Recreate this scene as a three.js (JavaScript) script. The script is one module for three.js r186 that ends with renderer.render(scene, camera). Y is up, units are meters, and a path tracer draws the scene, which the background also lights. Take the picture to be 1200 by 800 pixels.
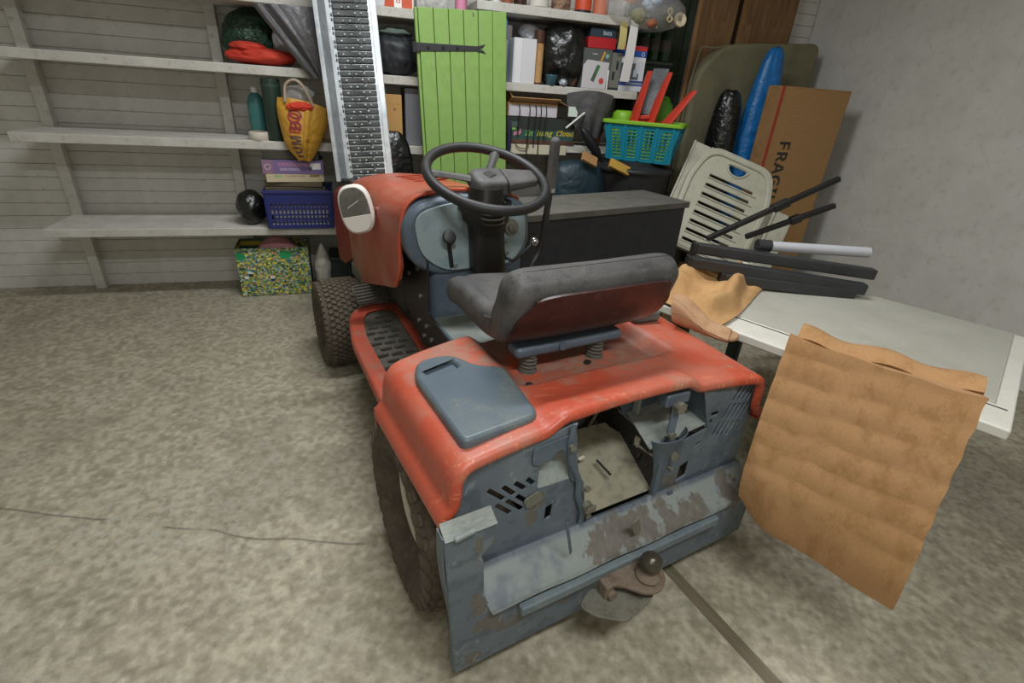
import * as THREE from 'three';
import { mergeGeometries, mergeVertices, toCreasedNormals } from 'three/addons/utils/BufferGeometryUtils.js';
import { RoundedBoxGeometry } from 'three/addons/geometries/RoundedBoxGeometry.js';
import { RectAreaLightUniformsLib } from 'three/addons/lights/RectAreaLightUniformsLib.js';

// ------------------------------------------------------------ camera, light, exposure
const scene = new THREE.Scene();
const camera = new THREE.PerspectiveCamera(2 * Math.atan(400 / 583.285) * 180 / Math.PI, 1.5, 0.05, 40);
camera.position.set(-0.70057, 1.18349, 0.56487);
camera.rotation.set(-0.4683, -0.52726, 0.0717, 'YXZ');
const renderer = new THREE.WebGLRenderer({ antialias: true });
renderer.toneMapping = THREE.LinearToneMapping;
renderer.toneMappingExposure = 1.0;
renderer.shadowMap.enabled = true;
scene.background = new THREE.Color(0x000000);
RectAreaLightUniformsLib.init();
const LAMPS = [ // ceiling tube fittings: x, z, turn, light intensity
  [0.05, -1.05, 0.0, 17.5],
  [-0.35, 0.95, 0.0, 16.5],
];
const CEIL = 2.55;
const FLASH = 0.55;           // the phone's own small lamp beside the lens

// ------------------------------------------------------------ random, noise, textures
function rng(seed) { let s = seed >>> 0; return () => { s = (s + 0x6D2B79F5) | 0; let t = Math.imul(s ^ (s >>> 15), 1 | s); t = (t + Math.imul(t ^ (t >>> 7), 61 | t)) ^ t; return ((t ^ (t >>> 14)) >>> 0) / 4294967296; }; }
const HT = new Float32Array(65536); { const r = rng(7); for (let i = 0; i < 65536; i++) HT[i] = r(); }
const H = (x, y, s) => HT[((x * 7919 + y * 271 + s * 30011) ^ ((x * 31 + s) << 7)) & 65535];
function vn(x, y, s, p = 0) {           // value noise, optional wrap period
  const xi = Math.floor(x), yi = Math.floor(y); let fx = x - xi, fy = y - yi;
  fx = fx * fx * (3 - 2 * fx); fy = fy * fy * (3 - 2 * fy);
  let x0 = xi, x1 = xi + 1, y0 = yi, y1 = yi + 1;
  if (p) { x0 = ((x0 % p) + p) % p; x1 = ((x1 % p) + p) % p; y0 = ((y0 % p) + p) % p; y1 = ((y1 % p) + p) % p; }
  const a = H(x0, y0, s), b = H(x1, y0, s), c = H(x0, y1, s), d = H(x1, y1, s);
  return a + (b - a) * fx + (c - a) * fy + (a - b - c + d) * fx * fy;
}
function fbm(x, y, s, o = 4, p = 0) { let v = 0, a = 0.5, n = 0; for (let i = 0; i < o; i++) { v += a * vn(x, y, s + i * 17, p); n += a; a *= 0.5; x *= 2; y *= 2; p *= 2; } return v / n; }
const sst = (a, b, x) => { const t = Math.min(1, Math.max(0, (x - a) / (b - a))); return t * t * (3 - 2 * t); };
const mix = (a, b, t) => [a[0] + (b[0] - a[0]) * t, a[1] + (b[1] - a[1]) * t, a[2] + (b[2] - a[2]) * t];
const hex = h => [(h >> 16) & 255, (h >> 8) & 255, h & 255];
function tex(n, fn, srgb = true, m = n) {
  const d = new Uint8Array(n * m * 4);
  for (let j = 0; j < m; j++) for (let i = 0; i < n; i++) {
    const c = fn((i + 0.5) / n, (j + 0.5) / m), k = (j * n + i) * 4;
    d[k] = Math.max(0, Math.min(255, c[0])); d[k + 1] = Math.max(0, Math.min(255, c[1])); d[k + 2] = Math.max(0, Math.min(255, c[2])); d[k + 3] = 255;
  }
  const t = new THREE.DataTexture(d, n, m, THREE.RGBAFormat);
  t.magFilter = THREE.LinearFilter; t.minFilter = THREE.LinearMipmapLinearFilter; t.generateMipmaps = true;
  t.wrapS = t.wrapT = THREE.RepeatWrapping; if (srgb) t.colorSpace = THREE.SRGBColorSpace; t.needsUpdate = true; return t;
}
// tiled blotchy colour: base, list of [colour, noise cells per tile, threshold, softness, strength]
function blotch(base, layers, seed, n = 256, grain = 10) {
  base = hex(base); const L = layers.map(l => [hex(l[0]), ...l.slice(1)]);
  return tex(n, (u, v) => {
    let c = base.slice();
    L.forEach((l, i) => { const f = fbm(u * l[1], v * l[1], seed + i * 31, 4, l[1]) * .8 + .2 * vn(u * n / 3, v * n / 3, seed + i, Math.round(n / 3)); c = mix(c, l[0], sst(l[2] - l[3] * 2, l[2] + l[3] * 2, f) * (l[4] ?? 1) * .85); });
    const g = (H(Math.floor(u * n), Math.floor(v * n), seed + 7) - 0.5) * grain; return [c[0] + g, c[1] + g, c[2] + g];
  });
}
function canvasTex(w, h, draw) {
  const cv = document.createElement('canvas'); cv.width = w; cv.height = h; const g = cv.getContext('2d'); draw(g, w, h);
  const t = new THREE.CanvasTexture(cv); t.colorSpace = THREE.SRGBColorSpace; return t;
}
const grainBump = tex(256, (u, v) => { const f = fbm(u * 32, v * 32, 91, 3, 32) * 255; return [f, f, f]; }, false);
const weaveBump = tex(128, (u, v) => { const f = 128 + 60 * Math.sin(u * 2 * Math.PI * 32) * Math.sin(v * 2 * Math.PI * 32) + 60 * (vn(u * 64, v * 64, 5, 64) - 0.5); return [f, f, f]; }, false);
const crumpleBump = tex(256, (u, v) => { let f = 1 - Math.abs(fbm(u * 6, v * 6, 12, 4, 6) * 2 - 1); f = f * 255; return [f, f, f]; }, false);
const std = (o) => new THREE.MeshStandardMaterial({ side: THREE.DoubleSide, roughness: 0.7, ...o });
const phy = (o) => new THREE.MeshPhysicalMaterial({ side: THREE.DoubleSide, roughness: 0.5, ...o });
const plain = (c, r = 0.6, m = 0, o = {}) => std({ color: c, roughness: r, metalness: m, ...o });

// ------------------------------------------------------------ geometry helpers
const V = (x, y, z) => new THREE.Vector3(x, y, z);
function boxUV(g, s = 1) {                          // uv in metres by the dominant normal
  if (g.index) g = g.toNonIndexed();
  const p = g.attributes.position, n = g.attributes.normal, uv = new Float32Array(p.count * 2);
  for (let i = 0; i < p.count; i += 3) {
    let nx = 0, ny = 0, nz = 0; for (let k = 0; k < 3; k++) { nx += Math.abs(n.getX(i + k)); ny += Math.abs(n.getY(i + k)); nz += Math.abs(n.getZ(i + k)); }
    for (let k = 0; k < 3; k++) {
      const x = p.getX(i + k), y = p.getY(i + k), z = p.getZ(i + k); let a, b;
      if (ny >= nx && ny >= nz) { a = x; b = -z; } else if (nx >= nz) { a = z; b = y; } else { a = x; b = y; }
      uv[(i + k) * 2] = a / s; uv[(i + k) * 2 + 1] = b / s;
    }
  }
  g.setAttribute('uv', new THREE.BufferAttribute(uv, 2)); return g;
}
function xyUV(g, x0, x1, y0, y1) { const p = g.attributes.position, uv = new Float32Array(p.count * 2); for (let i = 0; i < p.count; i++) { uv[2 * i] = (p.getX(i) - x0) / (x1 - x0); uv[2 * i + 1] = (p.getY(i) - y0) / (y1 - y0); } g.setAttribute('uv', new THREE.BufferAttribute(uv, 2)); return g; }
function merge(list) {
  list = list.map(g => { let a = g.index ? g.toNonIndexed() : g; const b = new THREE.BufferGeometry(); b.setAttribute('position', a.attributes.position); b.setAttribute('normal', a.attributes.normal); b.setAttribute('uv', a.attributes.uv ?? new THREE.BufferAttribute(new Float32Array(a.attributes.position.count * 2), 2)); return b; });
  return list.length === 1 ? list[0] : mergeGeometries(list);
}
const at = (g, x, y, z, rx = 0, ry = 0, rz = 0) => { g = g.clone(); if (rz) g.rotateZ(rz); if (rx) g.rotateX(rx); if (ry) g.rotateY(ry); g.translate(x, y, z); return g; };
const rb = (w, h, d, r = 0.004, seg = 2) => boxUV(new RoundedBoxGeometry(w, h, d, seg, Math.min(r, w / 2.01, h / 2.01, d / 2.01)), 0.5);
const cyl = (r1, r2, h, n = 20) => boxUV(new THREE.CylinderGeometry(r1, r2, h, n), 0.5);
const crv = (pts, closed = false, t = 0.5) => new THREE.CatmullRomCurve3(pts.map(p => V(...p)), closed, 'catmullrom', t);
function tube(pts, r, n = 24, rs = 8, closed = false) {
  const c = crv(pts, closed), g = [new THREE.TubeGeometry(c, n, r, rs, closed)];
  if (!closed) for (const t of [0, 1]) { const s = new THREE.SphereGeometry(r, rs, 6); const p = c.getPoint(t); s.translate(p.x, p.y, p.z); g.push(s); }
  return merge(g);
}
function rod(a, b, r, n = 12) { const A = V(...a), B = V(...b), d = B.clone().sub(A), g = new THREE.CylinderGeometry(r, r, d.length(), n); g.applyQuaternion(new THREE.Quaternion().setFromUnitVectors(V(0, 1, 0), d.normalize())); g.translate((A.x + B.x) / 2, (A.y + B.y) / 2, (A.z + B.z) / 2); return boxUV(g, 0.5); }
function bar(a, b, w, h, r = 0.004) {              // rectangular bar between two points, h is measured towards +y
  const A = V(...a), B = V(...b), d = B.clone().sub(A), L = d.length(); d.normalize();
  const side = V(0, 1, 0).cross(d); if (side.length() < 1e-3) side.set(1, 0, 0); side.normalize(); const up = d.clone().cross(side);
  const g = rb(w, h, L, r); g.applyMatrix4(new THREE.Matrix4().makeBasis(side, up, d)); g.translate((A.x + B.x) / 2, (A.y + B.y) / 2, (A.z + B.z) / 2); return g;
}
const lathe = (pts, n = 28) => boxUV(new THREE.LatheGeometry(pts.map(p => new THREE.Vector2(...p)), n), 0.5);
function shapeOf(pts, holes = []) { const s = new THREE.Shape(pts.map(p => new THREE.Vector2(...p))); for (const h of holes) s.holes.push(new THREE.Path(h.map(p => new THREE.Vector2(...p)))); return s; }
function plate(pts, depth, holes = [], bevel = 0.0015) {    // extruded outline in xy, depth towards -z
  const g = new THREE.ExtrudeGeometry(shapeOf(pts, holes), { depth: Math.max(0.0005, depth - 2 * bevel), bevelEnabled: bevel > 0, bevelThickness: bevel, bevelSize: bevel, bevelOffset: -bevel, bevelSegments: 2, curveSegments: 12 });
  g.translate(0, 0, -depth + bevel); return boxUV(g, 0.5);
}
function rpoly(pts, r = 0.01, seg = 4) {             // polygon with rounded corners
  const out = [], n = pts.length;
  for (let i = 0; i < n; i++) {
    const p = pts[i], a = pts[(i + n - 1) % n], b = pts[(i + 1) % n], rr = p[2] ?? r;
    const la = Math.hypot(a[0] - p[0], a[1] - p[1]), lb = Math.hypot(b[0] - p[0], b[1] - p[1]), t = Math.min(rr, la * 0.45, lb * 0.45);
    const A = [p[0] + (a[0] - p[0]) * t / la, p[1] + (a[1] - p[1]) * t / la], B = [p[0] + (b[0] - p[0]) * t / lb, p[1] + (b[1] - p[1]) * t / lb];
    for (let k = 0; k <= seg; k++) { const u = k / seg, q = 1 - u; out.push([q * q * A[0] + 2 * q * u * p[0] + u * u * B[0], q * q * A[1] + 2 * q * u * p[1] + u * u * B[1]]); }
  }
  return out;
}
function slotHole(x0, y0, x1, y1, w) { const dx = x1 - x0, dy = y1 - y0, l = Math.hypot(dx, dy), nx = -dy / l * w / 2, ny = dx / l * w / 2; return rpoly([[x0 + nx, y0 + ny], [x1 + nx, y1 + ny], [x1 - nx, y1 - ny], [x0 - nx, y0 - ny]], w * 0.3, 3); }
function grid(nu, nv, fn, uvf) {                     // smooth parametric sheet
  const pos = [], uv = [], idx = [];
  for (let j = 0; j <= nv; j++) for (let i = 0; i <= nu; i++) { const u = i / nu, v = j / nv, p = fn(u, v); pos.push(...p); const q = uvf ? uvf(u, v, p) : [u, v]; uv.push(...q); }
  for (let j = 0; j < nv; j++) for (let i = 0; i < nu; i++) { const a = j * (nu + 1) + i, b = a + 1, c = a + nu + 1, d = c + 1; idx.push(a, b, d, a, d, c); }
  const g = new THREE.BufferGeometry(); g.setAttribute('position', new THREE.Float32BufferAttribute(pos, 3)); g.setAttribute('uv', new THREE.Float32BufferAttribute(uv, 2)); g.setIndex(idx); g.computeVertexNormals(); return g;
}
function thick(nu, nv, fn, t, uvf) {                  // the same sheet with a real thickness t (offset along -normal)
  const top = grid(nu, nv, fn, uvf), n = top.attributes.normal, p = top.attributes.position, q = new Float32Array(p.count * 3);
  for (let i = 0; i < p.count; i++) { q[3 * i] = p.getX(i) - n.getX(i) * t; q[3 * i + 1] = p.getY(i) - n.getY(i) * t; q[3 * i + 2] = p.getZ(i) - n.getZ(i) * t; }
  const bot = top.clone(); bot.setAttribute('position', new THREE.BufferAttribute(q, 3)); const I = Array.from(top.index.array); for (let i = 0; i < I.length; i += 3) { const s = I[i + 1]; I[i + 1] = I[i + 2]; I[i + 2] = s; } bot.setIndex(I); bot.computeVertexNormals();
  const edge = [], eu = [], W = nu + 1, ring = []; for (let i = 0; i < nu; i++) ring.push(i); for (let j = 0; j < nv; j++) ring.push(j * W + nu); for (let i = nu; i > 0; i--) ring.push(nv * W + i); for (let j = nv; j > 0; j--) ring.push(j * W);
  const P = i => [p.getX(i), p.getY(i), p.getZ(i)], Q = i => [q[3 * i], q[3 * i + 1], q[3 * i + 2]], U = i => [top.attributes.uv.getX(i), top.attributes.uv.getY(i)];
  for (let k = 0; k < ring.length; k++) { const a = ring[k], b = ring[(k + 1) % ring.length]; edge.push(...P(a), ...Q(a), ...Q(b), ...P(a), ...Q(b), ...P(b)); eu.push(...U(a), ...U(a), ...U(b), ...U(a), ...U(b), ...U(b)); }
  const e = new THREE.BufferGeometry(); e.setAttribute('position', new THREE.Float32BufferAttribute(edge, 3)); e.setAttribute('uv', new THREE.Float32BufferAttribute(eu, 2)); e.computeVertexNormals();
  return merge([top, bot, e]);
}
function blob(rx, ry, rz, amp, freq, seed, { flat = -1, seg = 40, ridge = 0, pinch = 0, sq = 1 } = {}) {   // crumpled closed lump, base at y = 0
  const g = new THREE.SphereGeometry(1, seg, Math.round(seg * 0.7)), p = g.attributes.position;
  const n3 = (x, y, z, s) => (fbm(x + 7, y + z * 0.7, s, 3) + fbm(y - 3, z + x * 0.6, s + 50, 3) + fbm(z + 11, x - y * 0.8, s + 90, 3)) / 3;
  for (let i = 0; i < p.count; i++) {
    let x = p.getX(i), y = p.getY(i), z = p.getZ(i); if (sq !== 1) { const e = a => Math.sign(a) * Math.pow(Math.abs(a), sq), h = Math.hypot(x, z), hh = Math.pow(h, sq), m = h > 1e-6 ? hh / h : 1; x *= m; z *= m; y = e(y); } let f = (n3(x * freq, y * freq, z * freq, seed) - 0.5) * 2;
    if (ridge) f = f * (1 - ridge) + ridge * (0.5 - Math.abs(fbm(Math.atan2(z, x) * freq * 2.2 + 20, y * freq * 0.6 + 5, seed + 5, 3) - 0.5) * 4);
    const k = 1 + amp * f, pk = pinch ? 1 - pinch * sst(0.2, 1, y) : 1; x *= k * pk; y *= 1 + amp * f * 0.5; z *= k * pk;
    y = Math.max(y, flat); p.setXYZ(i, x * rx, (y - flat) * ry, z * rz);
  }
  const h = mergeVertices((() => { const b = new THREE.BufferGeometry(); b.setAttribute('position', p); b.setIndex(g.index); return b; })(), 1e-5); h.computeVertexNormals();
  return boxUV(h, 0.3);
}
// ------------------------------------------------------------ naming and tagging
const used = {};
function numbered(n) { if (!(n in used)) { used[n] = 0; return n; } used[n]++; return n + '_' + String(used[n]).padStart(3, '0'); }
const TH = 12 * Math.PI / 180, CW = Math.cos(TH), SW = Math.sin(TH);
const R3 = (s, y, d) => [s * CW - d * SW, y, s * SW + d * CW];        // along the shelf wall, up, out from it
function thing(name, label, category, pos = [0, 0, 0], turn = 0, group) {
  const o = new THREE.Group(); o.name = numbered(name); o.position.set(...pos); o.rotation.y = turn; scene.add(o);
  o.userData = { label, category }; if (group) o.userData.group = group; return o;
}
const rthing = (name, label, category, srd, turn = 0, group) => thing(name, label, category, R3(...srd), -TH + turn, group);
function part(name, g, m, parent, label) {
  const o = new THREE.Mesh(Array.isArray(g) ? merge(g) : g, m); o.name = name; o.castShadow = o.receiveShadow = true; parent.add(o); if (label) o.userData.label = label; return o;
}
const numIn = (parent, n) => { const k = parent.children.filter(c => c.name === n || c.name.startsWith(n + '_')).length; return k ? n + '_' + String(k).padStart(3, '0') : n; };
const P = (name, g, m, parent, label) => part(numIn(parent, name), g, m, parent, label);
function struct(name, g, m) { const o = new THREE.Mesh(Array.isArray(g) ? merge(g) : g, m); o.name = name; o.userData.kind = 'structure'; o.castShadow = o.receiveShadow = true; scene.add(o); return o; }
function rcopy(src, label, srd, turn = 0, group) { const c = src.clone(); c.name = numbered(src.name.replace(/_\d{3}$/, '')); c.position.set(...R3(...srd)); c.rotation.y = -TH + turn; c.userData = { ...src.userData, label }; if (group) c.userData.group = group; scene.add(c); return c; }
// ------------------------------------------------------------ materials
const rptd = (t, x, y = x) => { const c = t.clone(); c.repeat.set(x, y); c.needsUpdate = true; return c; };
const M = {};
M.steel = plain('#8d9093', 0.38, 0.9);
M.bolt = plain('#a9aaa6', 0.4, 0.8);
M.chrome = plain('#d9dadb', 0.12, 1);
M.darkMetal = std({ map: blotch(0x303234, [[0x45423d, 9, .55, .15, .8], [0x5a5248, 20, .66, .08, .5]], 3), roughness: 0.6, metalness: 0.2 });
M.blackPlastic = std({ map: blotch(0x1b1b1c, [[0x36342f, 7, .55, .2, .7]], 5, 256, 6), roughness: 0.5 });
M.rubber = std({ map: blotch(0x453e34, [[0x60574a, 8, .5, .2, .9], [0x6f6553, 22, .62, .1, .6]], 8, 256, 14), roughness: 0.95, bumpMap: rptd(grainBump, 2), bumpScale: 0.001 });
M.dustyRubber = std({ map: blotch(0x55524a, [[0x6d685c, 9, .5, .2, .8], [0x38362f, 18, .64, .08, .6]], 9, 256, 12), roughness: 0.95 });
M.blue = std({ map: blotch(0x56636f, [[0x69757d, 5, .52, .2, .8], [0x485460, 11, .6, .1, .6], [0x7e8680, 26, .68, .06, .4]], 10, 512, 8), roughness: 0.45, metalness: 0.1 });
M.blueLid = std({ map: blotch(0x525f69, [[0x646f6d, 4, .54, .16, .7], [0x7d7f6c, 7, .68, .07, .7], [0x4a5764, 14, .6, .1, .5]], 11, 512, 8), roughness: 0.42 });
M.blueDusty = std({ map: blotch(0x8a918a, [[0x9b9e92, 6, .5, .2, .8], [0x737d80, 12, .6, .12, .8]], 12, 512, 12), roughness: 0.85 });
M.dashFace = std({ map: blotch(0x8a9c9f, [[0x9aa8a6, 6, .5, .2, .8], [0x74858b, 13, .62, .1, .7]], 13, 512, 8), roughness: 0.5 });
M.tunnel = std({ map: blotch(0x8b8874, [[0x9d9880, 5, .5, .2, .8], [0x6f6d5f, 16, .62, .1, .7]], 14, 512, 14), roughness: 0.9 });
M.red = std({ map: blotch(0xc04a2c, [[0xb06048, 5, .56, .14, .7], [0xc24a2c, 11, .6, .1, .6], [0x8f6a58, 9, .68, .08, .6]], 15, 512, 8), roughness: 0.42 });
M.redHood = std({ map: blotch(0xa34229, [[0xaa6650, 4, .5, .16, .8], [0xa98470, 6, .60, .12, .75], [0xb94a30, 14, .64, .1, .5]], 16, 512, 8), roughness: 0.45 });
M.redNose = std({ map: blotch(0x8c2a1a, [[0x6f2417, 6, .55, .15, .7]], 17), roughness: 0.5 });
M.redFoot = std({ map: blotch(0xae4530, [[0xa8604c, 5, .5, .2, .8], [0x8a7062, 12, .64, .1, .7], [0xd8a035, 30, .78, .03, .7]], 18, 512, 8), roughness: 0.55 });
M.seat = std({ map: blotch(0x4a4948, [[0x676460, 5, .52, .18, .8], [0x2d2d2e, 14, .62, .1, .6], [0x6e6a62, 30, .72, .05, .4]], 19, 512, 8), roughness: 0.55, bumpMap: rptd(grainBump, 3), bumpScale: 0.0006 });
M.columnBlack = std({ map: blotch(0x17140f, [[0x2b2620, 7, .6, .15, .6]], 91), roughness: .4 });
M.railBlue = std({ map: blotch(0x69757c, [[0x7f8782, 6, .5, .2, .8], [0x59646d, 14, .6, .1, .6]], 92), roughness: .7 });
M.shell = std({ map: blotch(0x2f1d1c, [[0x432825, 4, .5, .16, .8], [0x553630, 8, .62, .1, .6], [0x2d1b1a, 12, .6, .1, .7], [0x8a7268, 34, .76, .03, .5]], 20, 512, 8), roughness: 0.35 });
M.rust = std({ map: blotch(0x7d6f60, [[0x8a7c6c, 7, .5, .2, .8], [0x5f4838, 13, .6, .1, .8]], 21, 256, 16), roughness: 0.85, metalness: 0.15 });
M.oldSteel = std({ map: blotch(0x77766a, [[0x8a8877, 8, .5, .2, .7], [0x5c5648, 16, .62, .1, .7]], 22, 256, 12), roughness: 0.65, metalness: 0.35 });
M.ball = std({ map: blotch(0x5a554a, [[0x48443c, 6, .55, .15, .7]], 95), roughness: 0.3, metalness: 0.55 });
M.rim = std({ map: blotch(0xc9c4b6, [[0xa79f8e, 6, .58, .14, .7]], 23), roughness: 0.5 });
M.shutter = std({ map: blotch(0x86ab58, [[0x92b566, 5, .5, .2, .7], [0x789c4c, 15, .62, .1, .5]], 24, 512, 8), roughness: 0.55 });
M.ironwork = plain('#3b3c3e', 0.5, 0.4);
M.whiteWood = std({ map: blotch(0xcfcdc4, [[0xb9b6ab, 7, .56, .14, .8], [0x9d988c, 20, .7, .06, .6]], 25, 512, 8), roughness: 0.6 });
M.whiteWall = std({ map: blotch(0xd2d0c8, [[0xc0beb5, 5, .54, .18, .8], [0xaaa79c, 17, .7, .08, .5]], 26, 512, 6), roughness: 0.85 });
M.card = std({ map: blotch(0x9a7448, [[0xa98355, 5, .5, .2, .8], [0x83623b, 13, .62, .1, .6]], 27, 256, 8), roughness: 0.85 });
M.cardPale = std({ map: blotch(0xb98f5c, [[0xc49c69, 5, .5, .2, .8], [0xa47c4b, 13, .62, .1, .6]], 28, 256, 8), roughness: 0.85 });
M.galv = std({ map: blotch(0xc3c9cc, [[0xdfe4e6, 9, .5, .1, .8], [0xa9b0b4, 14, .58, .06, .7]], 29, 256, 6), roughness: 0.3, metalness: 0.75 });
M.galvShade = std({ map: blotch(0x3d403f, [[0x565a58, 9, .5, .1, .8]], 30, 256, 12), roughness: 0.5, metalness: 0.6 });  // darkened copy: tray shade and seen-through holes are put into this colour
M.blackBag = phy({ color: '#111312', roughness: 0.3, clearcoat: 0.4, clearcoatRoughness: 0.25, bumpMap: rptd(crumpleBump, .8), bumpScale: 0.010 });
M.greyBag = phy({ map: blotch(0x5b5b5d, [[0x6c6c6e, 5, .5, .2, .7]], 31, 256, 5), roughness: 0.4, bumpMap: rptd(crumpleBump, 1), bumpScale: 0.004 });
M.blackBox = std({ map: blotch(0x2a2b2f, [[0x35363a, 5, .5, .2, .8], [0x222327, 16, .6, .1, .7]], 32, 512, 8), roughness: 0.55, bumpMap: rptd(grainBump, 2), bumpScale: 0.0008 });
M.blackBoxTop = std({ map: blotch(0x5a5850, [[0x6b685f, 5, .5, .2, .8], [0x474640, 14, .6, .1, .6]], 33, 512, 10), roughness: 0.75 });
M.resin = std({ map: blotch(0xbdbba8, [[0xaeac98, 6, .56, .15, .8], [0x97937f, 16, .7, .07, .5]], 34, 512, 6), roughness: 0.45 });
M.tan = std({ map: blotch(0xb98f5d, [[0xc89f6c, 6, .5, .2, .8], [0x9c7648, 13, .62, .12, .5]], 35, 256, 8), roughness: 0.95, bumpMap: rptd(weaveBump, 6), bumpScale: 0.0008 });
M.canvas = std({ map: blotch(0xa98156, [[0xb58c60, 5, .5, .2, .8], [0x8d663a, 14, .62, .1, .6]], 36, 256, 10), roughness: 0.95, bumpMap: rptd(weaveBump, 8), bumpScale: 0.0008 });
M.leather = std({ map: blotch(0xa98260, [[0xb5906c, 6, .5, .2, .8], [0x8e684b, 13, .62, .1, .6]], 37, 256, 8), roughness: 0.75 });
M.slabWhite = std({ map: blotch(0xdcdacd, [[0xcbc8b9, 6, .56, .15, .8]], 38, 256, 5), roughness: 0.5 });
M.graphite = std({ map: blotch(0x3a3b3d, [[0x4b4c4d, 7, .5, .2, .7]], 39, 256, 6), roughness: 0.45, metalness: 0.3 });
M.olive = std({ map: blotch(0x77735a, [[0x837e64, 4, .5, .2, .8], [0x605e46, 10, .6, .12, .7], [0x857b55, 18, .7, .08, .5]], 40, 512, 12), roughness: 0.95, bumpMap: rptd(weaveBump, 10), bumpScale: 0.001 });
M.plank = std({ map: tex(256, (u, v) => { const g = fbm(u * 26, v * 3, 61, 4); return mix([108, 80, 50], [134, 102, 66], sst(.2, .8, g)); }), roughness: 0.8 });
M.blueTarp = phy({ map: blotch(0x1566a8, [[0x2380c6, 5, .5, .18, .9], [0x0f4f88, 11, .6, .1, .7]], 41, 256, 6), roughness: 0.4, bumpMap: rptd(crumpleBump, .7), bumpScale: 0.006 });
M.tealTarp = phy({ map: blotch(0x142932, [[0x1c3843, 5, .5, .18, .9]], 42, 256, 6), roughness: 0.5, bumpMap: rptd(crumpleBump, 1), bumpScale: 0.004 });
M.turq = plain('#147f96', 0.4); M.lime = plain('#7db324', 0.4); M.limeDark = plain('#4f8a1f', 0.6);
M.redPlastic = plain('#c23a28', 0.35);
M.clear = phy({ color: '#f4f4f2', roughness: 0.08, transmission: 0.82, thickness: 0, ior: 1.4, bumpMap: rptd(crumpleBump, 2), bumpScale: 0.004 });
M.greenGlass = phy({ color: '#1e3a22', roughness: 0.06, transmission: 0.35, thickness: 0, ior: 1.5 });

// ------------------------------------------------------------ the room
function roomGeo(g) { g = g.clone(); g.rotateY(-TH); return g; }
{ // floor: two concrete slabs with a dirty joint between them
  const N = 2048, S = 5.2;
  const floorMap = tex(N, (u, v) => {
    const x = -2.6 + u * S, z = 1.7 - S + v * S;
    let c = [158, 151, 130];
    const big = fbm(u * 6, v * 6, 201, 4), mid = fbm(u * 45, v * 45, 202, 3), fine = fbm(u * 300, v * 300, 203, 2), sweep = fbm(u * 60 + v * 25, v * 170 - u * 30, 205, 2);
    c = mix(c, [164, 156, 134], sst(.40, .72, big) * .7); c = mix(c, [128, 124, 108], sst(.42, .85, mid) * .18);
    c = mix(c, [162, 159, 141], sst(.5, .85, sweep) * .45);
    const k = (fine - .5) * 58; c = [c[0] + k, c[1] + k, c[2] + k * .95];
    const rough = fbm(u * 14 + 5, v * 14, 209, 3); c = mix(c, [170, 167, 153], sst(.55, .66, rough) * sst(.55, .75, vn(u * 520, v * 520, 11)) * .6);
    c = mix(c, [112, 104, 92], sst(.60, .74, fbm(u * 17 + 9, v * 17, 44, 3)) * .2);
    const q = x + .80, w = z + .65 - q * .62 + (fbm(x * 5, 3, 33, 3) - .5) * .05;          // hairline crack across the left slab
    c = mix(c, [88, 84, 72], (1 - sst(.001, .006, Math.abs(w))) * (x < -.1 ? .6 : 0) * sst(.25, .5, vn(x * 14, 2, 35)));
    const g = (H(u * N | 0, v * N | 0, 3) - .5) * 14; return [c[0] + g, c[1] + g, c[2] + g];
  });
  const fm = std({ map: floorMap, roughness: 0.8, bumpMap: rptd(grainBump, 16), bumpScale: 0.0013 });
  const uvF = g => { const p = g.attributes.position, uv = new Float32Array(p.count * 2); for (let i = 0; i < p.count; i++) { uv[2 * i] = (p.getX(i) + 2.6) / S; uv[2 * i + 1] = 1 - (2.6 - 0.9 - p.getZ(i)) / S; } g.setAttribute('uv', new THREE.BufferAttribute(uv, 2)); return g; };
  const fl = new THREE.Group(); fl.name = 'floor'; fl.userData.kind = 'structure'; scene.add(fl);
  const slab = (x0, x1) => { const g = new RoundedBoxGeometry(x1 - x0, 0.12, 8.4, 2, 0.004); g.translate((x0 + x1) / 2, -0.06, -0.2); return uvF(g.toNonIndexed()); };
  P('slab', slab(-4.4, 0.202), fm, fl); P('slab', slab(0.238, 4.6), fm, fl);
  const jm = std({ map: tex(256, (u, v) => { const f = fbm(u * 4, v * 90, 77, 4), m = fbm(u * 3, v * 22, 79, 3); let c = mix([98, 88, 72], [124, 114, 95], f); c = mix(c, [92, 98, 58], sst(.52, .62, m) * .8); return c; }), roughness: 1 });
  const jg = new THREE.PlaneGeometry(0.06, 8.4); jg.rotateX(-Math.PI / 2); jg.translate(0.22, -0.003, -0.2); P('joint_filler', jg, jm, fl);
}
const S0 = -2.7, S1 = 2.55, D0 = -2.62, D1 = 3.1;
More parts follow.
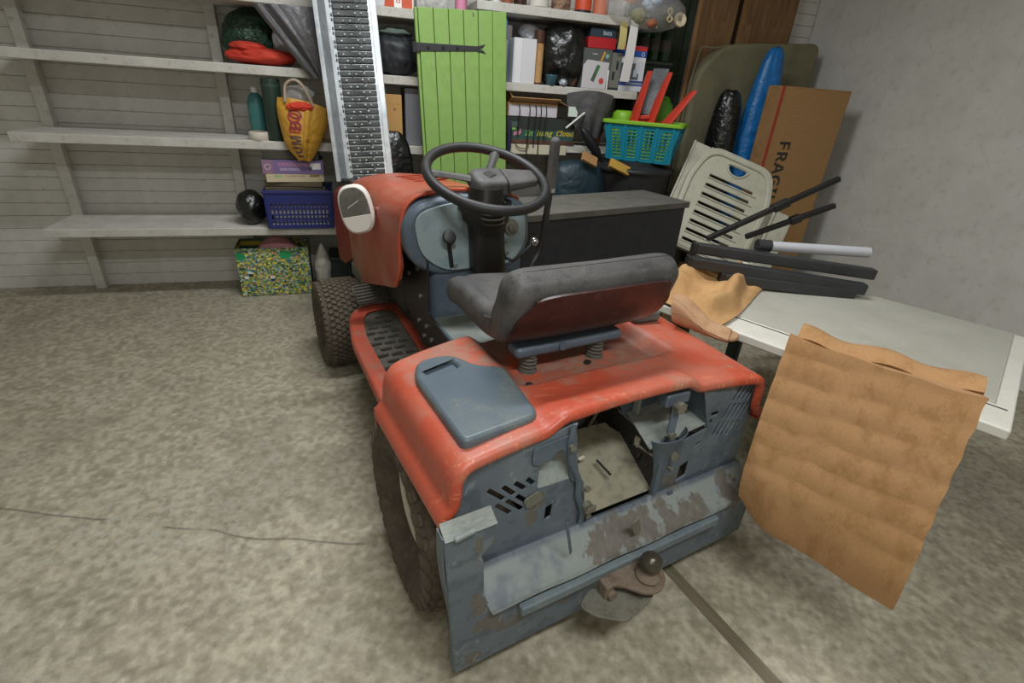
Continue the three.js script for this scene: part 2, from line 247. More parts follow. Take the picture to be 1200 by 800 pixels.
{
  const wg = (s0, s1, d0, d1, y0 = 0, y1 = CEIL) => roomGeo(at(rb(s1 - s0, y1 - y0, d1 - d0, 0.003), (s0 + s1) / 2, (y0 + y1) / 2, (d0 + d1) / 2));
  const wb = struct('wall_back', wg(S0 - .15, S1 + .15, D0 - .15, D0 - .012), M.whiteWall);
  for (let k = 0; k * 0.068 < CEIL - .02; k++) {                 // painted boards nailed across the back wall
    const h = Math.min(0.066, CEIL - k * 0.068); const b = part(k ? 'board_' + String(k).padStart(3, '0') : 'board', roomGeo(at(rb(S1 - S0, h + .0005, 0.014, 0.002, 1), (S0 + S1) / 2, k * 0.068 + h / 2, D0 - .007)), M.whiteWall, wb);
  }
  struct('wall_left', wg(S0 - .15, S0, D0, D1), M.whiteWall);
  struct('wall_right', wg(S1, S1 + .15, D0, D1), M.whiteWall);
  struct('wall_rear', wg(S0 - .15, S1 + .15, D1, D1 + .15), M.whiteWall);
  struct('ceiling', wg(S0 - .15, S1 + .15, D0 - .15, D1 + .15, CEIL, CEIL + .15), plain('#cfcdc6', .9));
}
LAMPS.forEach(([x, z, turn, I], i) => { // ceiling tube lamps
  const t = thing('ceiling_lamp', ['long white ceiling tube lamp above the tractor bonnet', 'long white ceiling tube lamp behind the photographer'][i], 'lamp', [x, CEIL, z], turn - TH, 'ceiling tube lamps');
  P('housing', at(rb(1.25, 0.05, 0.16, 0.01), 0, -0.025, 0), plain('#dcdcd8', .5), t);
  P('diffuser', at(rb(1.2, 0.045, 0.13, 0.02, 3), 0, -0.068, 0), std({ color: '#f4f4ee', emissive: '#f8fbff', emissiveIntensity: 3, roughness: .5 }), t);
  const l = new THREE.RectAreaLight('#f8fbff', I * 4, 1.2, 0.14); l.position.set(0, -0.095, 0); l.rotation.x = -Math.PI / 2; t.add(l);
});
{ // the phone's own small lamp
  const f = new THREE.PointLight('#fff8ea', FLASH, 0, 2); f.position.set(-0.70, 1.2, 0.60); f.castShadow = true; f.shadow.radius = 0.4; scene.add(f); f.name = 'phone_light';
}
// ------------------------------------------------------------ the ride-on lawn tractor
const T = thing('lawn_tractor', 'dusty orange red ride-on lawn tractor with grey blue rear panel', 'lawn tractor');
const XC = -0.012;
{ // rear fender: one pressed sheet with rolled rim, arch, sunken middle
  const fN = 1024;
  const fenderMap = tex(fN, (u, v) => {                          // u along the section (metres * 1/1.3), v front to rear
    const x = (u - .5) * 1.3, z = -.56 + v * .56; let c = [182, 78, 54];
    const d1 = fbm(u * 9, v * 4.5, 301, 5), d2 = fbm(u * 30, v * 14, 302, 4), d3 = fbm(u * 110, v * 52, 303, 3);
    const top = 1 - sst(.40, .47, Math.abs(x));
    c = mix(c, [184, 110, 90], sst(.30, .62, d1) * .75 * (.35 + .65 * top));                        // faded, dull paint
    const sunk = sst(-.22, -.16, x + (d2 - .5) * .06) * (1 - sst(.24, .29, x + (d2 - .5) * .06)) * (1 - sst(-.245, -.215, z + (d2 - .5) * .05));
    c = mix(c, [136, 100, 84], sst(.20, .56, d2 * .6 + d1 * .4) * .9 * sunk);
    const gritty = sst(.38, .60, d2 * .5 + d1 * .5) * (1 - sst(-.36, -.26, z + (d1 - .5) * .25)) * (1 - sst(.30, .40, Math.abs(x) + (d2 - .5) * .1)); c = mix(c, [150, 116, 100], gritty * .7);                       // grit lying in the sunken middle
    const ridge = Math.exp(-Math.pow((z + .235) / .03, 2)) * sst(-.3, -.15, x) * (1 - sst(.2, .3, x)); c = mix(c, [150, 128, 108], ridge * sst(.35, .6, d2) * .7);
    c = mix(c, [160, 126, 108], sst(.54, .74, d2) * .5 * top); c = mix(c, [196, 86, 62], sst(.58, .68, d3) * .35);
    const chip = sst(.76, .79, fbm(u * 260, v * 120, 304, 2)) * sst(-.16, -.07, z); c = mix(c, [216, 156, 104], chip * .6);
    const sc = fbm(u * 14 + v * 10, v * 90 - u * 60, 305, 3); c = mix(c, [205, 120, 92], sst(.72, .78, sc) * .5);
    const g = (H(u * fN | 0, v * fN | 0, 5) - .5) * 8; return [c[0] + g, c[1] + g, c[2] + g];
  }, true, 512);
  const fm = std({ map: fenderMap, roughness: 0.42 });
  const sec = hw => { const l = [[-hw - .018, -.132], [-hw - .030, -.130], [-hw - .034, -.118], [-hw - .026, -.098], [-hw - .014, -.086], [-hw - .010, -.06], [-hw - .006, -.028], [-hw + .004, -.008], [-hw + .022, .004], [-hw + .07, .010], [-.22, .017], [-.1, .02]]; return [...l, [0, .021], ...l.slice().reverse().map(p => [-p[0], p[1]])]; };
  const pf = new THREE.CatmullRomCurve3(sec(.435).map(p => V(p[0], p[1], 0)), false, 'centripetal'), NU = 150, SP = pf.getSpacedPoints(NU);
  const LEN = pf.getLength();
  const nrm = SP.map((p, i) => { const a = SP[Math.max(0, i - 1)], b = SP[Math.min(NU, i + 1)]; const l = Math.hypot(b.x - a.x, b.y - a.y); return [-(b.y - a.y) / l, (b.x - a.x) / l]; });
  const NV = 64, ROLL = 10, FR = 6, tot = NV + ROLL + FR;
  const fn = (u, v) => {
    const i = Math.round(u * NU), q = SP[i], n = nrm[i], k = v * tot; let x = q.x, y = q.y;
    const xn = Math.min(1, Math.abs(x) / .43), zf = -.452 - .07 * (1 - xn * xn), zr = -.066 - .026 * (1 - xn * xn);
    let t = (k - FR) / NV, z, ox = 0, oy = 0;
    if (t < 0) { const f = -t * NV / FR, a = Math.min(1, f * 2) * Math.PI / 2, r = .010; z = zf + r - Math.sin(a) * r; const dn = (1 - Math.cos(a)) * r + Math.max(0, f - .5) * .05; ox = -n[0] * dn; oy = -n[1] * dn; }
    else if (t <= 1) z = zf + .010 + (zr - zf - .010) * t;
    else { const a = (t - 1) * NV / ROLL * Math.PI * 1.05, r = .011; z = zr + Math.sin(a) * r; const dn = (1 - Math.cos(a)) * r; ox = -n[0] * dn; oy = -n[1] * dn; }
    const side = 1 - sst(.40, .43, Math.abs(x));
    x = x * (1 - .035 * Math.min(1, Math.max(0, t))) ;
    const yb = .583 - .003 * Math.min(1, Math.max(0, t));
    const topw = sst(.0, .012, y + .012);
    y += topw * (.020 * (sst(-.225, -.17, x) - sst(.165, .215, x)) * sst(-.19, -.09, z));
    y -= topw * .034 * sst(-.21, -.155, x) * (1 - sst(.235, .285, x)) * (1 - sst(-.262, -.222, z));
    y += topw * .0012 * (fbm(x * 9, z * 9, 8, 2) - .5);
    return [x + ox + XC, y + oy + yb, z];
  };
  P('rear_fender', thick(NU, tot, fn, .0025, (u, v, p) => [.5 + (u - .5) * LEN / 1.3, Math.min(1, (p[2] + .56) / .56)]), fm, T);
  for (const [x, z] of [[-.165, -.262], [.03, -.30]]) P('drain_hole', at(cyl(.009, .009, .002, 14), x, .578, z), M.blackPlastic, T);
  P('fender_tab', plate(rpoly([[-.475, .40], [-.455, .40], [-.452, .47], [-.478, .47]], .006), .004), M.red, T).position.z = -.462;
}
{ // left storage lid with its grip, right fuel cap block
  const out = rpoly([[-.405, .105, .02], [-.228, .125, .03], [-.205, .33, .04], [-.262, .352, .03], [-.300, .43, .05], [-.385, .425, .05], [-.412, .36, .04]], .03, 6);
  const grip = rpoly([[-.388, .352], [-.300, .362], [-.312, .408], [-.375, .405]], .022, 6);
  const lay = g => { g.rotateX(-Math.PI / 2); return g; };
  const lid = new THREE.ExtrudeGeometry(shapeOf(out, [grip]), { depth: .022, bevelEnabled: true, bevelThickness: .012, bevelSize: .011, bevelOffset: -.011, bevelSegments: 5, curveSegments: 8 }); lid.rotateX(-Math.PI / 2);
  lid.translate(0, .578, .014);
  const l = P('storage_lid', boxUV(lid, .5), M.blueLid, T, 'grey blue storage lid with a moulded grip');
  P('grip_well', at(lay(plate(grip, .004)), 0, .600, .014), M.blue, l);
  P('fuel_cap', at(rb(.095, .035, .06, .012, 3), .315, .615, -.425, 0, -.1), M.blueLid, T, 'small grey cap by the seat');
}
{ // rear panel with openings, ledge, rail, skirt
  const pN = 1024, stains = [[-.01, .262, .075, .04], [-.08, .25, .06, .035], [.05, .265, .05, .04], [.13, .24, .05, .035], [.21, .255, .05, .03], [.36, .24, .06, .04], [.345, .285, .04, .02], [-.375, .18, .035, .035], [-.315, .155, .05, .016], [-.40, .262, .02, .04], [-.408, .095, .03, .022], [-.18, .145, .022, .02], [-.405, .43, .012, .03], [-.236, .41, .03, .022], [-.246, .37, .014, .03], [-.37, .43, .01, .02], [.17, .31, .04, .03], [.12, .28, .03, .04]];
  const panelMap = tex(pN, (u, v) => {
    const x = -.5 + u, y = v * .7; let c = [97, 107, 115];
    const a = fbm(u * 9, v * 7, 401, 5), b = fbm(u * 34, v * 26, 402, 4), f = fbm(u * 120, v * 90, 403, 3);
    c = mix(c, [110, 120, 126], sst(.42, .66, a) * .8); c = mix(c, [78, 87, 96], sst(.56, .7, b) * .6);
    const led = sst(.222, .232, y) * (1 - sst(.288, .298, y)) * sst(-.41, -.38, x); c = mix(c, [140, 147, 142], led * sst(.12, .5, b * .6 + a * .4) * .9);  // ledge band paler: dust film, plus the brightness of its upward face painted in
    let s = 0; for (const [sx, sy, rx, ry] of stains) { const d = Math.hypot((x - sx) / rx, (y - sy) / ry) + (b - .5) * 1.5 + (f - .5) * .7; s = Math.max(s, 1 - sst(.66, .92, d)); }
    c = mix(c, mix([88, 82, 74], [118, 110, 98], f), s * .78);
    c = mix(c, [160, 166, 164], sst(.76, .80, fbm(u * 60 - v * 20, v * 14 + u * 40, 405, 3)) * .4);
    const g = (H(u * pN | 0, v * pN | 0, 6) - .5) * 8; return [c[0] + g, c[1] + g, c[2] + g];
  }, true, 724);
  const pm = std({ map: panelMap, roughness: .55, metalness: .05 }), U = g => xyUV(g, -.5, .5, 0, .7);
  const vent = w => (a => slotHole(a[0], a[1], a[2], a[3], w));
  const lv = [[-.356, .488, -.318, .450], [-.312, .443, -.272, .403], [-.323, .484, -.295, .454], [-.289, .447, -.243, .401], [-.296, .484, -.270, .459], [-.268, .484, -.249, .464], [-.336, .441, -.300, .404]].map(vent(.0105));
  const left = rpoly([[-.425, .20], [-.093, .20], [-.093, .29], [-.115, .415], [-.137, .455], [-.152, .50, .02], [-.160, .592], [-.24, .575], [-.425, .556]], .004);
  const zP = -.078;
  const pl = P('left_rear_panel', at(U(plate(left, .005, [...lv, rpoly([[-.240, .448], [-.160, .445], [-.172, .53], [-.212, .552], [-.240, .535]], .006), rpoly([[-.212, .345], [-.196, .350], [-.196, .388], [-.212, .383]], .002)])), 0, 0, zP), pm, T);
  P('vent_flap', at(U(plate(rpoly([[-.275, .43], [-.235, .445], [-.222, .415], [-.262, .400]], .01), .003)), 0, 0, zP + .004), M.oldSteel, pl);
  { // dusty sloping pocket beside the opening
    P('dusty_pocket', thick(10, 6, (u, v) => [-.243 + u * .088, .575 - v * .13, zP - .065 * (1 - v) - .003], .003), M.blueDusty, pl);
    P('pocket_cheek', plate([[-.243, .44], [-.239, .44], [-.239, .57], [-.243, .57]], .06, [], .001), M.blue, pl).position.z = zP - .004;
    P('wavy_bracket', at(U(plate(rpoly([[-.262, .522], [-.244, .512], [-.232, .522], [-.222, .512], [-.207, .535], [-.190, .538], [-.176, .50], [-.156, .44], [-.130, .425], [-.150, .50], [-.160, .572], [-.262, .560]], .008), .004)), 0, 0, zP + .005), M.blue, pl);
  }
  const rvents = []; for (let r = 0; r < 6; r++) for (let k = 0; k < 3; k++) { const x0 = .300 + r * .0185 + k * .0215 - .009, y0 = .418 - r * .004 + k * .050; if (x0 + .017 < .412 && y0 + .042 < .565) rvents.push([x0, y0, x0 + .017, y0 + .040]); }
  const right = rpoly([[.145, .20], [.41, .20], [.428, .30], [.420, .560], [.30, .575], [.206, .590], [.262, .452], [.174, .436], [.118, .470], [.108, .455], [.112, .30]], .004);
  const pr = P('right_rear_panel', at(U(plate(right, .005, [...rvents.map(vent(.0095)), rpoly([[.196, .302], [.226, .312], [.226, .362], [.196, .352]], .002), rpoly([[.262, .487], [.289, .487], [.289, .499], [.262, .499]], .002), rpoly([[.236, .402], [.252, .407], [.252, .417], [.236, .412]], .002), rpoly([[.262, .466], [.274, .466], [.272, .480], [.264, .478]], .002)])), 0, 0, zP), pm, T);
  { // sunken lamp pocket on the right
    P('pocket_floor', thick(12, 8, (u, v) => { const w = v; return [.075 + u * (.19 - .01 * w) + .02 * w, .458 + .010 * u - .015 * (1 - w) * (1 - u) + .012 * w, zP - .004 - w * .115]; }, .003), M.blueDusty, pr);
    P('pocket_back', at(U(plate(rpoly([[.085, .46], [.25, .46], [.25, .585], [.06, .59], [.055, .53]], .012), .004)), 0, 0, zP - .118), M.blue, pr);
    P('pocket_side', at(rb(.004, .13, .115, .002), .256, .52, zP - .06), M.blue, pr);
    P('pocket_rib', at(rb(.010, .11, .02, .004), .115, .525, zP - .108), M.blueDusty, pr);
    P('pocket_rib', at(rb(.010, .11, .02, .004), .195, .525, zP - .108), M.blueDusty, pr);
    P('scoop', thick(14, 16, (u, v) => { const a = -1.2 + u * 2.6, r = .016 + .042 * Math.pow(v, 2.2); return [.128 - .012 * v + Math.sin(a) * r * 1.1, .292 + v * .19, zP - .006 + Math.cos(a) * r * .7]; }, .003), M.blue, pr, 'rolled channel below the pocket');
    P('spike', plate([[.148, .30], [.166, .30], [.176, .21], [.168, .225]], .004, [], .0008), M.blue, pr).position.z = zP + .022;
    const lv2 = P('latch_lever', bar([.120, .566, zP + .004], [.112, .488, zP + .012], .018, .007, .003), M.blue, pr);
    P('lever_plate', at(rb(.075, .034, .03, .006), .138, .566, zP - .022), M.blue, lv2);
    for (const [x, y, r] of [[.119, .564, .016], [.114, .486, .011], [.137, .42, .013]]) P('bolt', at(cyl(r, r * .9, .012, 6), x, y, zP + .016, Math.PI / 2), M.oldSteel, lv2);
    P('column_bracket', at(rb(.012, .16, .016, .004), .108, .375, zP + .006), M.blue, pr);
  }
  P('edge_strip', thick(4, 24, (u, v) => { const y = .30 + v * .30, x = -.098 - .018 * sst(.30, .42, y) - .035 * sst(.41, .50, y) - .01 * sst(.5, .6, y); return [x - .024 + u * .016 + .004 * Math.sin(v * 14), y, zP + .008 + .006 * Math.sin(u * Math.PI)]; }, .003), M.blue, T, 'folded edge left of the opening');
  P('wing_screw', [at(cyl(.012, .012, .012, 12), -.112, .362, zP + .02, Math.PI / 2), at(rb(.034, .016, .006, .003), -.108, .360, zP + .03, 0, .3, -.3)], M.oldSteel, T);
  for (const [x, y] of [[-.12, .415], [-.178, .548], [-.105, .33]]) P('panel_bolt', at(cyl(.008, .007, .008, 6), x, y, zP + .018, Math.PI / 2), M.oldSteel, T);
  P('left_spike', plate([[-.206, .395], [-.199, .397], [-.176, .30], [-.180, .29]], .003, [], .0006), M.blue, T).position.z = -.012;
  P('centre_spike', plate([[-.018, .315], [.004, .325], [.020, .275], [.0, .272]], .003, [], .0006), M.oldSteel, T).position.z = -.006;
  // ledge, rail and skirt
  const le = (u, v) => { const x = -.392 + u * .82, xe = x + (u < .06 ? (.06 - u) * .5 * v : 0), prof = [[-.077, .292], [-.070, .298], [-.020, .252], [-.004, .240], [.000, .232], [-.004, .224], [-.020, .216]]; const k = v * 6, i = Math.min(5, Math.floor(k)), f = k - i; return [xe, prof[i][1] + (prof[i + 1][1] - prof[i][1]) * f, prof[i][0] + (prof[i + 1][0] - prof[i][0]) * f + .002 * Math.sin(x * 30) * v]; };
  P('ledge', U(toCreasedNormals(thick(60, 18, le, .003), .6)), pm, T, 'pale sloping ledge with dust and top light in its colour');
  P('ledge_end', at(U(plate([[-.395, .295], [-.36, .215], [-.395, .215]], .06, [], .001)), 0, 0, -.012), pm, T);
  P('rail', at(rb(.60, .026, .020, .005, 3), -.005, .199, .0), M.railBlue, T, 'dusty bumper rail');
  const sk = rpoly([[-.446, .066], [.446, .078], [.446, .215], [.42, .24], [-.385, .24], [-.392, .385, .01], [-.40, .40, .01], [-.372, .425, .01], [-.368, .472, .008], [-.39, .476, .006], [-.474, .470]], .004);
  P('skirt', at(U(plate(sk, .010, [], .003)), 0, 0, -.010), pm, T);
  P('corner_ledge', thick(6, 4, (u, v) => [-.472 + u * .102, .487 - .016 * v + .003 * u, -.040 + v * .032], .003), M.blueDusty, T);
  P('corner_clip', bar([-.456, .474, -.006], [-.415, .482, -.006], .010, .010, .004), M.blueDusty, T);
  P('skirt_flange', thick(4, 20, (u, v) => { const y = .066 + v * .41; return [-.444 - .028 * sst(.2, .9, v), y, -.014 - u * .030]; }, .003), M.blue, T);
  P('underbody', at(rb(.80, .10, .06, .01), -.01, .14, -.09), M.darkMetal, T);
  { // drawbar plate, ball mount
    const dp = plate(rpoly([[-.165, -.028], [-.125, -.005], [.02, -.02], [.05, -.055], [-.005, -.088], [-.092, -.105], [-.148, -.062]], .012, 4), .006, [slotHole(-.03, -.078, -.025, -.072, .014)]); dp.rotateX(-Math.PI / 2);
    const d = P('drawbar_plate', at(dp, 0, .163, 0), M.oldSteel, T, 'grey steel drawbar plate');
    const rp = plate(rpoly([[-.102, -.002, .01], [.05, -.002, .01], [.062, -.03, .02], [.045, -.078, .03], [.005, -.098, .03], [-.03, -.085, .02], [-.065, -.045, .02], [-.10, -.035, .02]], .015, 5), .010, [], .003); rp.rotateX(-Math.PI / 2);
    const r = P('ball_mount', at(rp, 0, .196, 0), M.rust, d, 'rusty ball mount');
    P('mount_leg', [at(rb(.022, .05, .03, .006), -.094, .178, .028), at(cyl(.012, .012, .03, 12), -.088, .175, .036, Math.PI / 2)], M.rust, d);
    P('neck', lathe([[0, 0], [.030, 0], [.030, .004], [.025, .010], [.017, .016], [.015, .026], [0, .026]].map(p => p), 24).translate(.008, .197, .052), M.rust, r);
    P('hitch_ball', lathe([[.014, -.020], [.020, -.017], [.0245, -.008], [.0255, 0], [.0245, .008], [.020, .0165], [.012, .0225], [.008, .0245], [0, .0245]], 36).translate(.008, .239, .052), M.ball, d, 'dark steel tow ball');
    P('mount_nut', at(cyl(.017, .017, .016, 6), .008, .180, .052), M.rust, d);
  }
}
{ // what shows through the opening
  P('tunnel_cover', thick(10, 14, (u, v) => { const l = -.14 + .0 * v, r = .125 - .035 * sst(.72, 1, v) ; return [l + (r - l) * u, .298 + .098 * v + .006 * Math.sin(u * 3) * v, -.086 - .175 * v]; }, .004), M.tunnel, T, 'dust covered sloping cover plate');
  P('cover_slot', at(rb(.008, .002, .05, .001), .0, .365, -.145, .42, .35), M.blackPlastic, T);
  P('cover_clip', at(rb(.02, .006, .008, .002), -.045, .383, -.18, .42, .2), M.rim, T);
  const side = rpoly([[.075, .30], [.34, .36], [.34, .44], [.075, .43]], .006);
  const sp = P('frame_side', at(plate(side.map(p => [p[0], p[1]]), .005, [slotHole(.14, .36, .152, .365, .028), slotHole(.185, .372, .188, .374, .016), slotHole(.11, .352, .112, .352, .012)]), .122, 0, 0, 0, Math.PI / 2), M.darkMetal, T);
  P('frame_flange', bar([.125, .435, -.076], [.125, .443, -.34], .026, .006, .002), M.blueDusty, sp);
  P('wire_clip', at(rb(.008, .03, .016, .003), .114, .398, -.16), M.rim, sp);
  P('cable', tube([[-.04, .41, -.25], [.02, .45, -.27], [.09, .46, -.28], [.118, .44, -.24]], .005, 20, 6), M.blackPlastic, T);
  P('link_rod', rod([-.02, .56, -.16], [.03, .40, -.26], .004), M.oldSteel, T); P('link_rod', rod([.06, .44, -.12], [.16, .36, -.07], .003), M.oldSteel, T);
  P('gearbox', [at(rb(.22, .14, .16, .03, 3), -.05, .40, -.36), at(cyl(.045, .05, .05, 18), -.07, .49, -.33), at(cyl(.02, .02, .10, 12), -.03, .46, -.28, Math.PI / 2)], M.darkMetal, T);
  P('rusty_pulley', lathe([[.0, -.012], [.045, -.012], [.03, -.003], [.03, .003], [.045, .012], [0, .012]], 24).rotateX(.9).translate(-.08, .452, -.25), M.rust, T);
  P('axle_housing', at(cyl(.05, .05, .62, 18), XC, .243, -.333, 0, 0, Math.PI / 2), M.darkMetal, T);
  P('chassis', [at(rb(.22, .10, 1.55, .01), XC, .25, -1.2), at(rb(.34, .06, .34, .01), XC, .24, -.3)], M.darkMetal, T);
  P('front_axle', at(rb(.62, .05, .06, .01), XC, .19, -1.594), M.darkMetal, T);
}
function wheel(name, x, z, R, W, rimR, sgn, nl, rows, lug) {     // outer side faces sgn * x
  const prof = []; const hw = W / 2, sh = R * .10;
  const pr = [[rimR, hw * .42], [rimR + .010, hw * .60], [R * .66, hw * .90], [R * .78, hw], [R * .88, hw * .97], [R * .95, hw * .86], [R - .010, hw * .72], [R - .007, hw * .4], [R - .006, 0]];
  const full = [...pr.map(p => [p[0], p[1]]), ...pr.slice(0, -1).reverse().map(p => [p[0], -p[1]])];
  const carc = new THREE.LatheGeometry(full.map(p => new THREE.Vector2(...p)), 64); carc.rotateZ(Math.PI / 2);
  const w = P(name, boxUV(carc, .25), M.rubber, T); w.position.set(x, R, z);
  const lugs = []; const L = rb(lug[0], .012, lug[1], .003, 1);
  for (let k = 0; k < nl; k++) for (let r = 0; r < rows; r++) {
    const f = rows === 1 ? 0 : (r / (rows - 1)) * 2 - 1, a = (k + (r % 2) * .5) / nl * Math.PI * 2, edge = Math.abs(f) > .85;
    const g = at(L, f * hw * .86, 0, 0, 0, (r % 2 ? .35 : -.35) * (edge ? .3 : 1)); if (edge) g.rotateZ(-f * .5); g.translate(0, R - .006 - (edge ? R * .028 : 0), 0); g.rotateX(a); lugs.push(g);
    if (edge) { const s = at(rb(.010, R * .17, lug[1] * 1.05, .003, 1), f * hw * .955, R * .865, 0, 0, 0, -f * -.16); s.rotateX(a); lugs.push(s); }
  }
  P('tread', lugs, M.rubber, w);
  const o = sgn * hw;
  const rimg = lathe([[0, .04 * W], [rimR * .32, .04 * W], [rimR * .42, .0], [rimR * .72, -.04 * W], [rimR * .86, .02 * W], [rimR * .97, hw * .5], [rimR + .008, hw * .58], [rimR + .010, hw * .54], [rimR * .95, hw * .4], [rimR * .92, -hw * .5], [rimR + .01, -hw * .6]], 40); rimg.rotateZ(sgn > 0 ? -Math.PI / 2 : Math.PI / 2);
  P('rim', rimg, M.rim, w, 'off white pressed steel rim');
  P('hub', at(cyl(.028, .032, .05, 18), sgn * .10 * W, 0, 0, 0, 0, Math.PI / 2), M.oldSteel, w);
  return w;
}
wheel('rear_wheel', -.362, -.333, .243, .225, .108, -1, 28, 7, [.040, .026]);
wheel('rear_wheel', .338, -.333, .243, .225, .108, 1, 28, 7, [.040, .026]);
wheel('front_wheel', -.352, -1.594, .195, .185, .085, -1, 44, 9, [.020, .017]);
wheel('front_wheel', .305, -1.594, .195, .185, .085, 1, 44, 9, [.020, .017]);
{ // seat on two springs
  const path = new THREE.CatmullRomCurve3([V(0, .668, -.672), V(0, .678, -.60), V(0, .676, -.50), V(0, .674, -.42), V(0, .694, -.350), V(0, .745, -.312), V(0, .805, -.290), V(0, .848, -.278)], false, 'centripetal');
  const N = 60, M2 = 56, C = path.getSpacedPoints(N);
  const fn = (u, v) => {
    const k = v * N, i = Math.min(N, Math.round(k)), p = C[i], a = C[Math.max(0, i - 1)], b = C[Math.min(N, i + 1)]; let ty = b.y - a.y, tz = b.z - a.z; const l = Math.hypot(ty, tz); ty /= l; tz /= l;
    const nb = [tz, -ty];                                               // normal towards the sitter (y, z)
    const e = Math.min(v, 1 - v) * N / (v < .5 ? 3 : 5), cap = e < 1 ? Math.sqrt(1 - (1 - e) * (1 - e)) : 1;
    const back = sst(.55, .75, v);
    const hw = (.222 + .020 * back) * (.90 + .10 * cap) * (1 - .05 * sst(.9, 1, v)), h = (.042 + .005 * back) * (.02 + .98 * cap);
    const hz = cap; const ang = u * Math.PI * 2, ca = Math.cos(ang), sa = Math.sin(ang), ex = .22, sx = Math.sign(ca) * Math.pow(Math.abs(ca), ex), sy = Math.sign(sa) * Math.pow(Math.abs(sa), .40);
    let hh = h; if (sa > 0) hh *= 1 - .16 * Math.pow(1 - sx * sx, 2) - .10 * Math.pow(Math.cos(sx * 12), 6) * (1 - back);
    const x = sx * hw * (1 - .03 * Math.abs(sy));
    return [x + .008, p.y + nb[0] * sy * hh, p.z + nb[1] * sy * hh];
  };
  P('seat_cushion', boxUV(grid(M2, N, fn), .5), M.seat, T, 'worn charcoal vinyl cushion with low back');
  // shell behind and under
  const sp = new THREE.CatmullRomCurve3([V(0, .632, -.46), V(0, .636, -.40), V(0, .646, -.338), V(0, .690, -.280), V(0, .745, -.246), V(0, .806, -.222)], false, 'centripetal').getSpacedPoints(40);
  P('seat_shell', thick(36, 40, (u, v) => { const p = sp[Math.round(v * 40)], w = .150 + .070 * sst(.10, .62, v) - .030 * sst(.74, 1, v), s = (u - .5) * 2; const r = 1 - .10 * sst(.86, 1, v) * Math.pow(Math.abs(s), 6); return [.008 + s * w, p.y - .012 * Math.pow(Math.abs(s), 6) * sst(.8, 1, v), p.z - .012 * Math.pow(Math.abs(s), 3)]; }, .006), M.shell, T, 'dark maroon seat shell with scratches');
  P('piping', tube([[-.218, .70, -.40], [-.222, .722, -.34], [-.226, .77, -.30]], .004, 20, 6), M.seat, T);
  P('seat_bracket', [at(rb(.315, .030, .055, .012, 3), -.018, .632, -.335), at(rb(.26, .012, .16, .004), -.018, .630, -.42), at(cyl(.012, .012, .008, 6), -.05, .636, -.306, Math.PI / 2)], M.blue, T);
  const turns = 5, hp = []; for (let i = 0; i <= turns * 20; i++) { const a = i / 20 * Math.PI * 2; hp.push([Math.cos(a) * .0185, i / (turns * 20) * .050, Math.sin(a) * .0185]); }
  const sg = merge([new THREE.TubeGeometry(crv(hp), turns * 20, .0046, 8), at(cyl(.011, .011, .05, 12), 0, .025, 0), at(cyl(.024, .026, .006, 20), 0, -.002, 0)]);
  for (const x of [-.128, .075]) P('spring', at(sg, x, .572, -.335), M.dustyRubber, T);
}
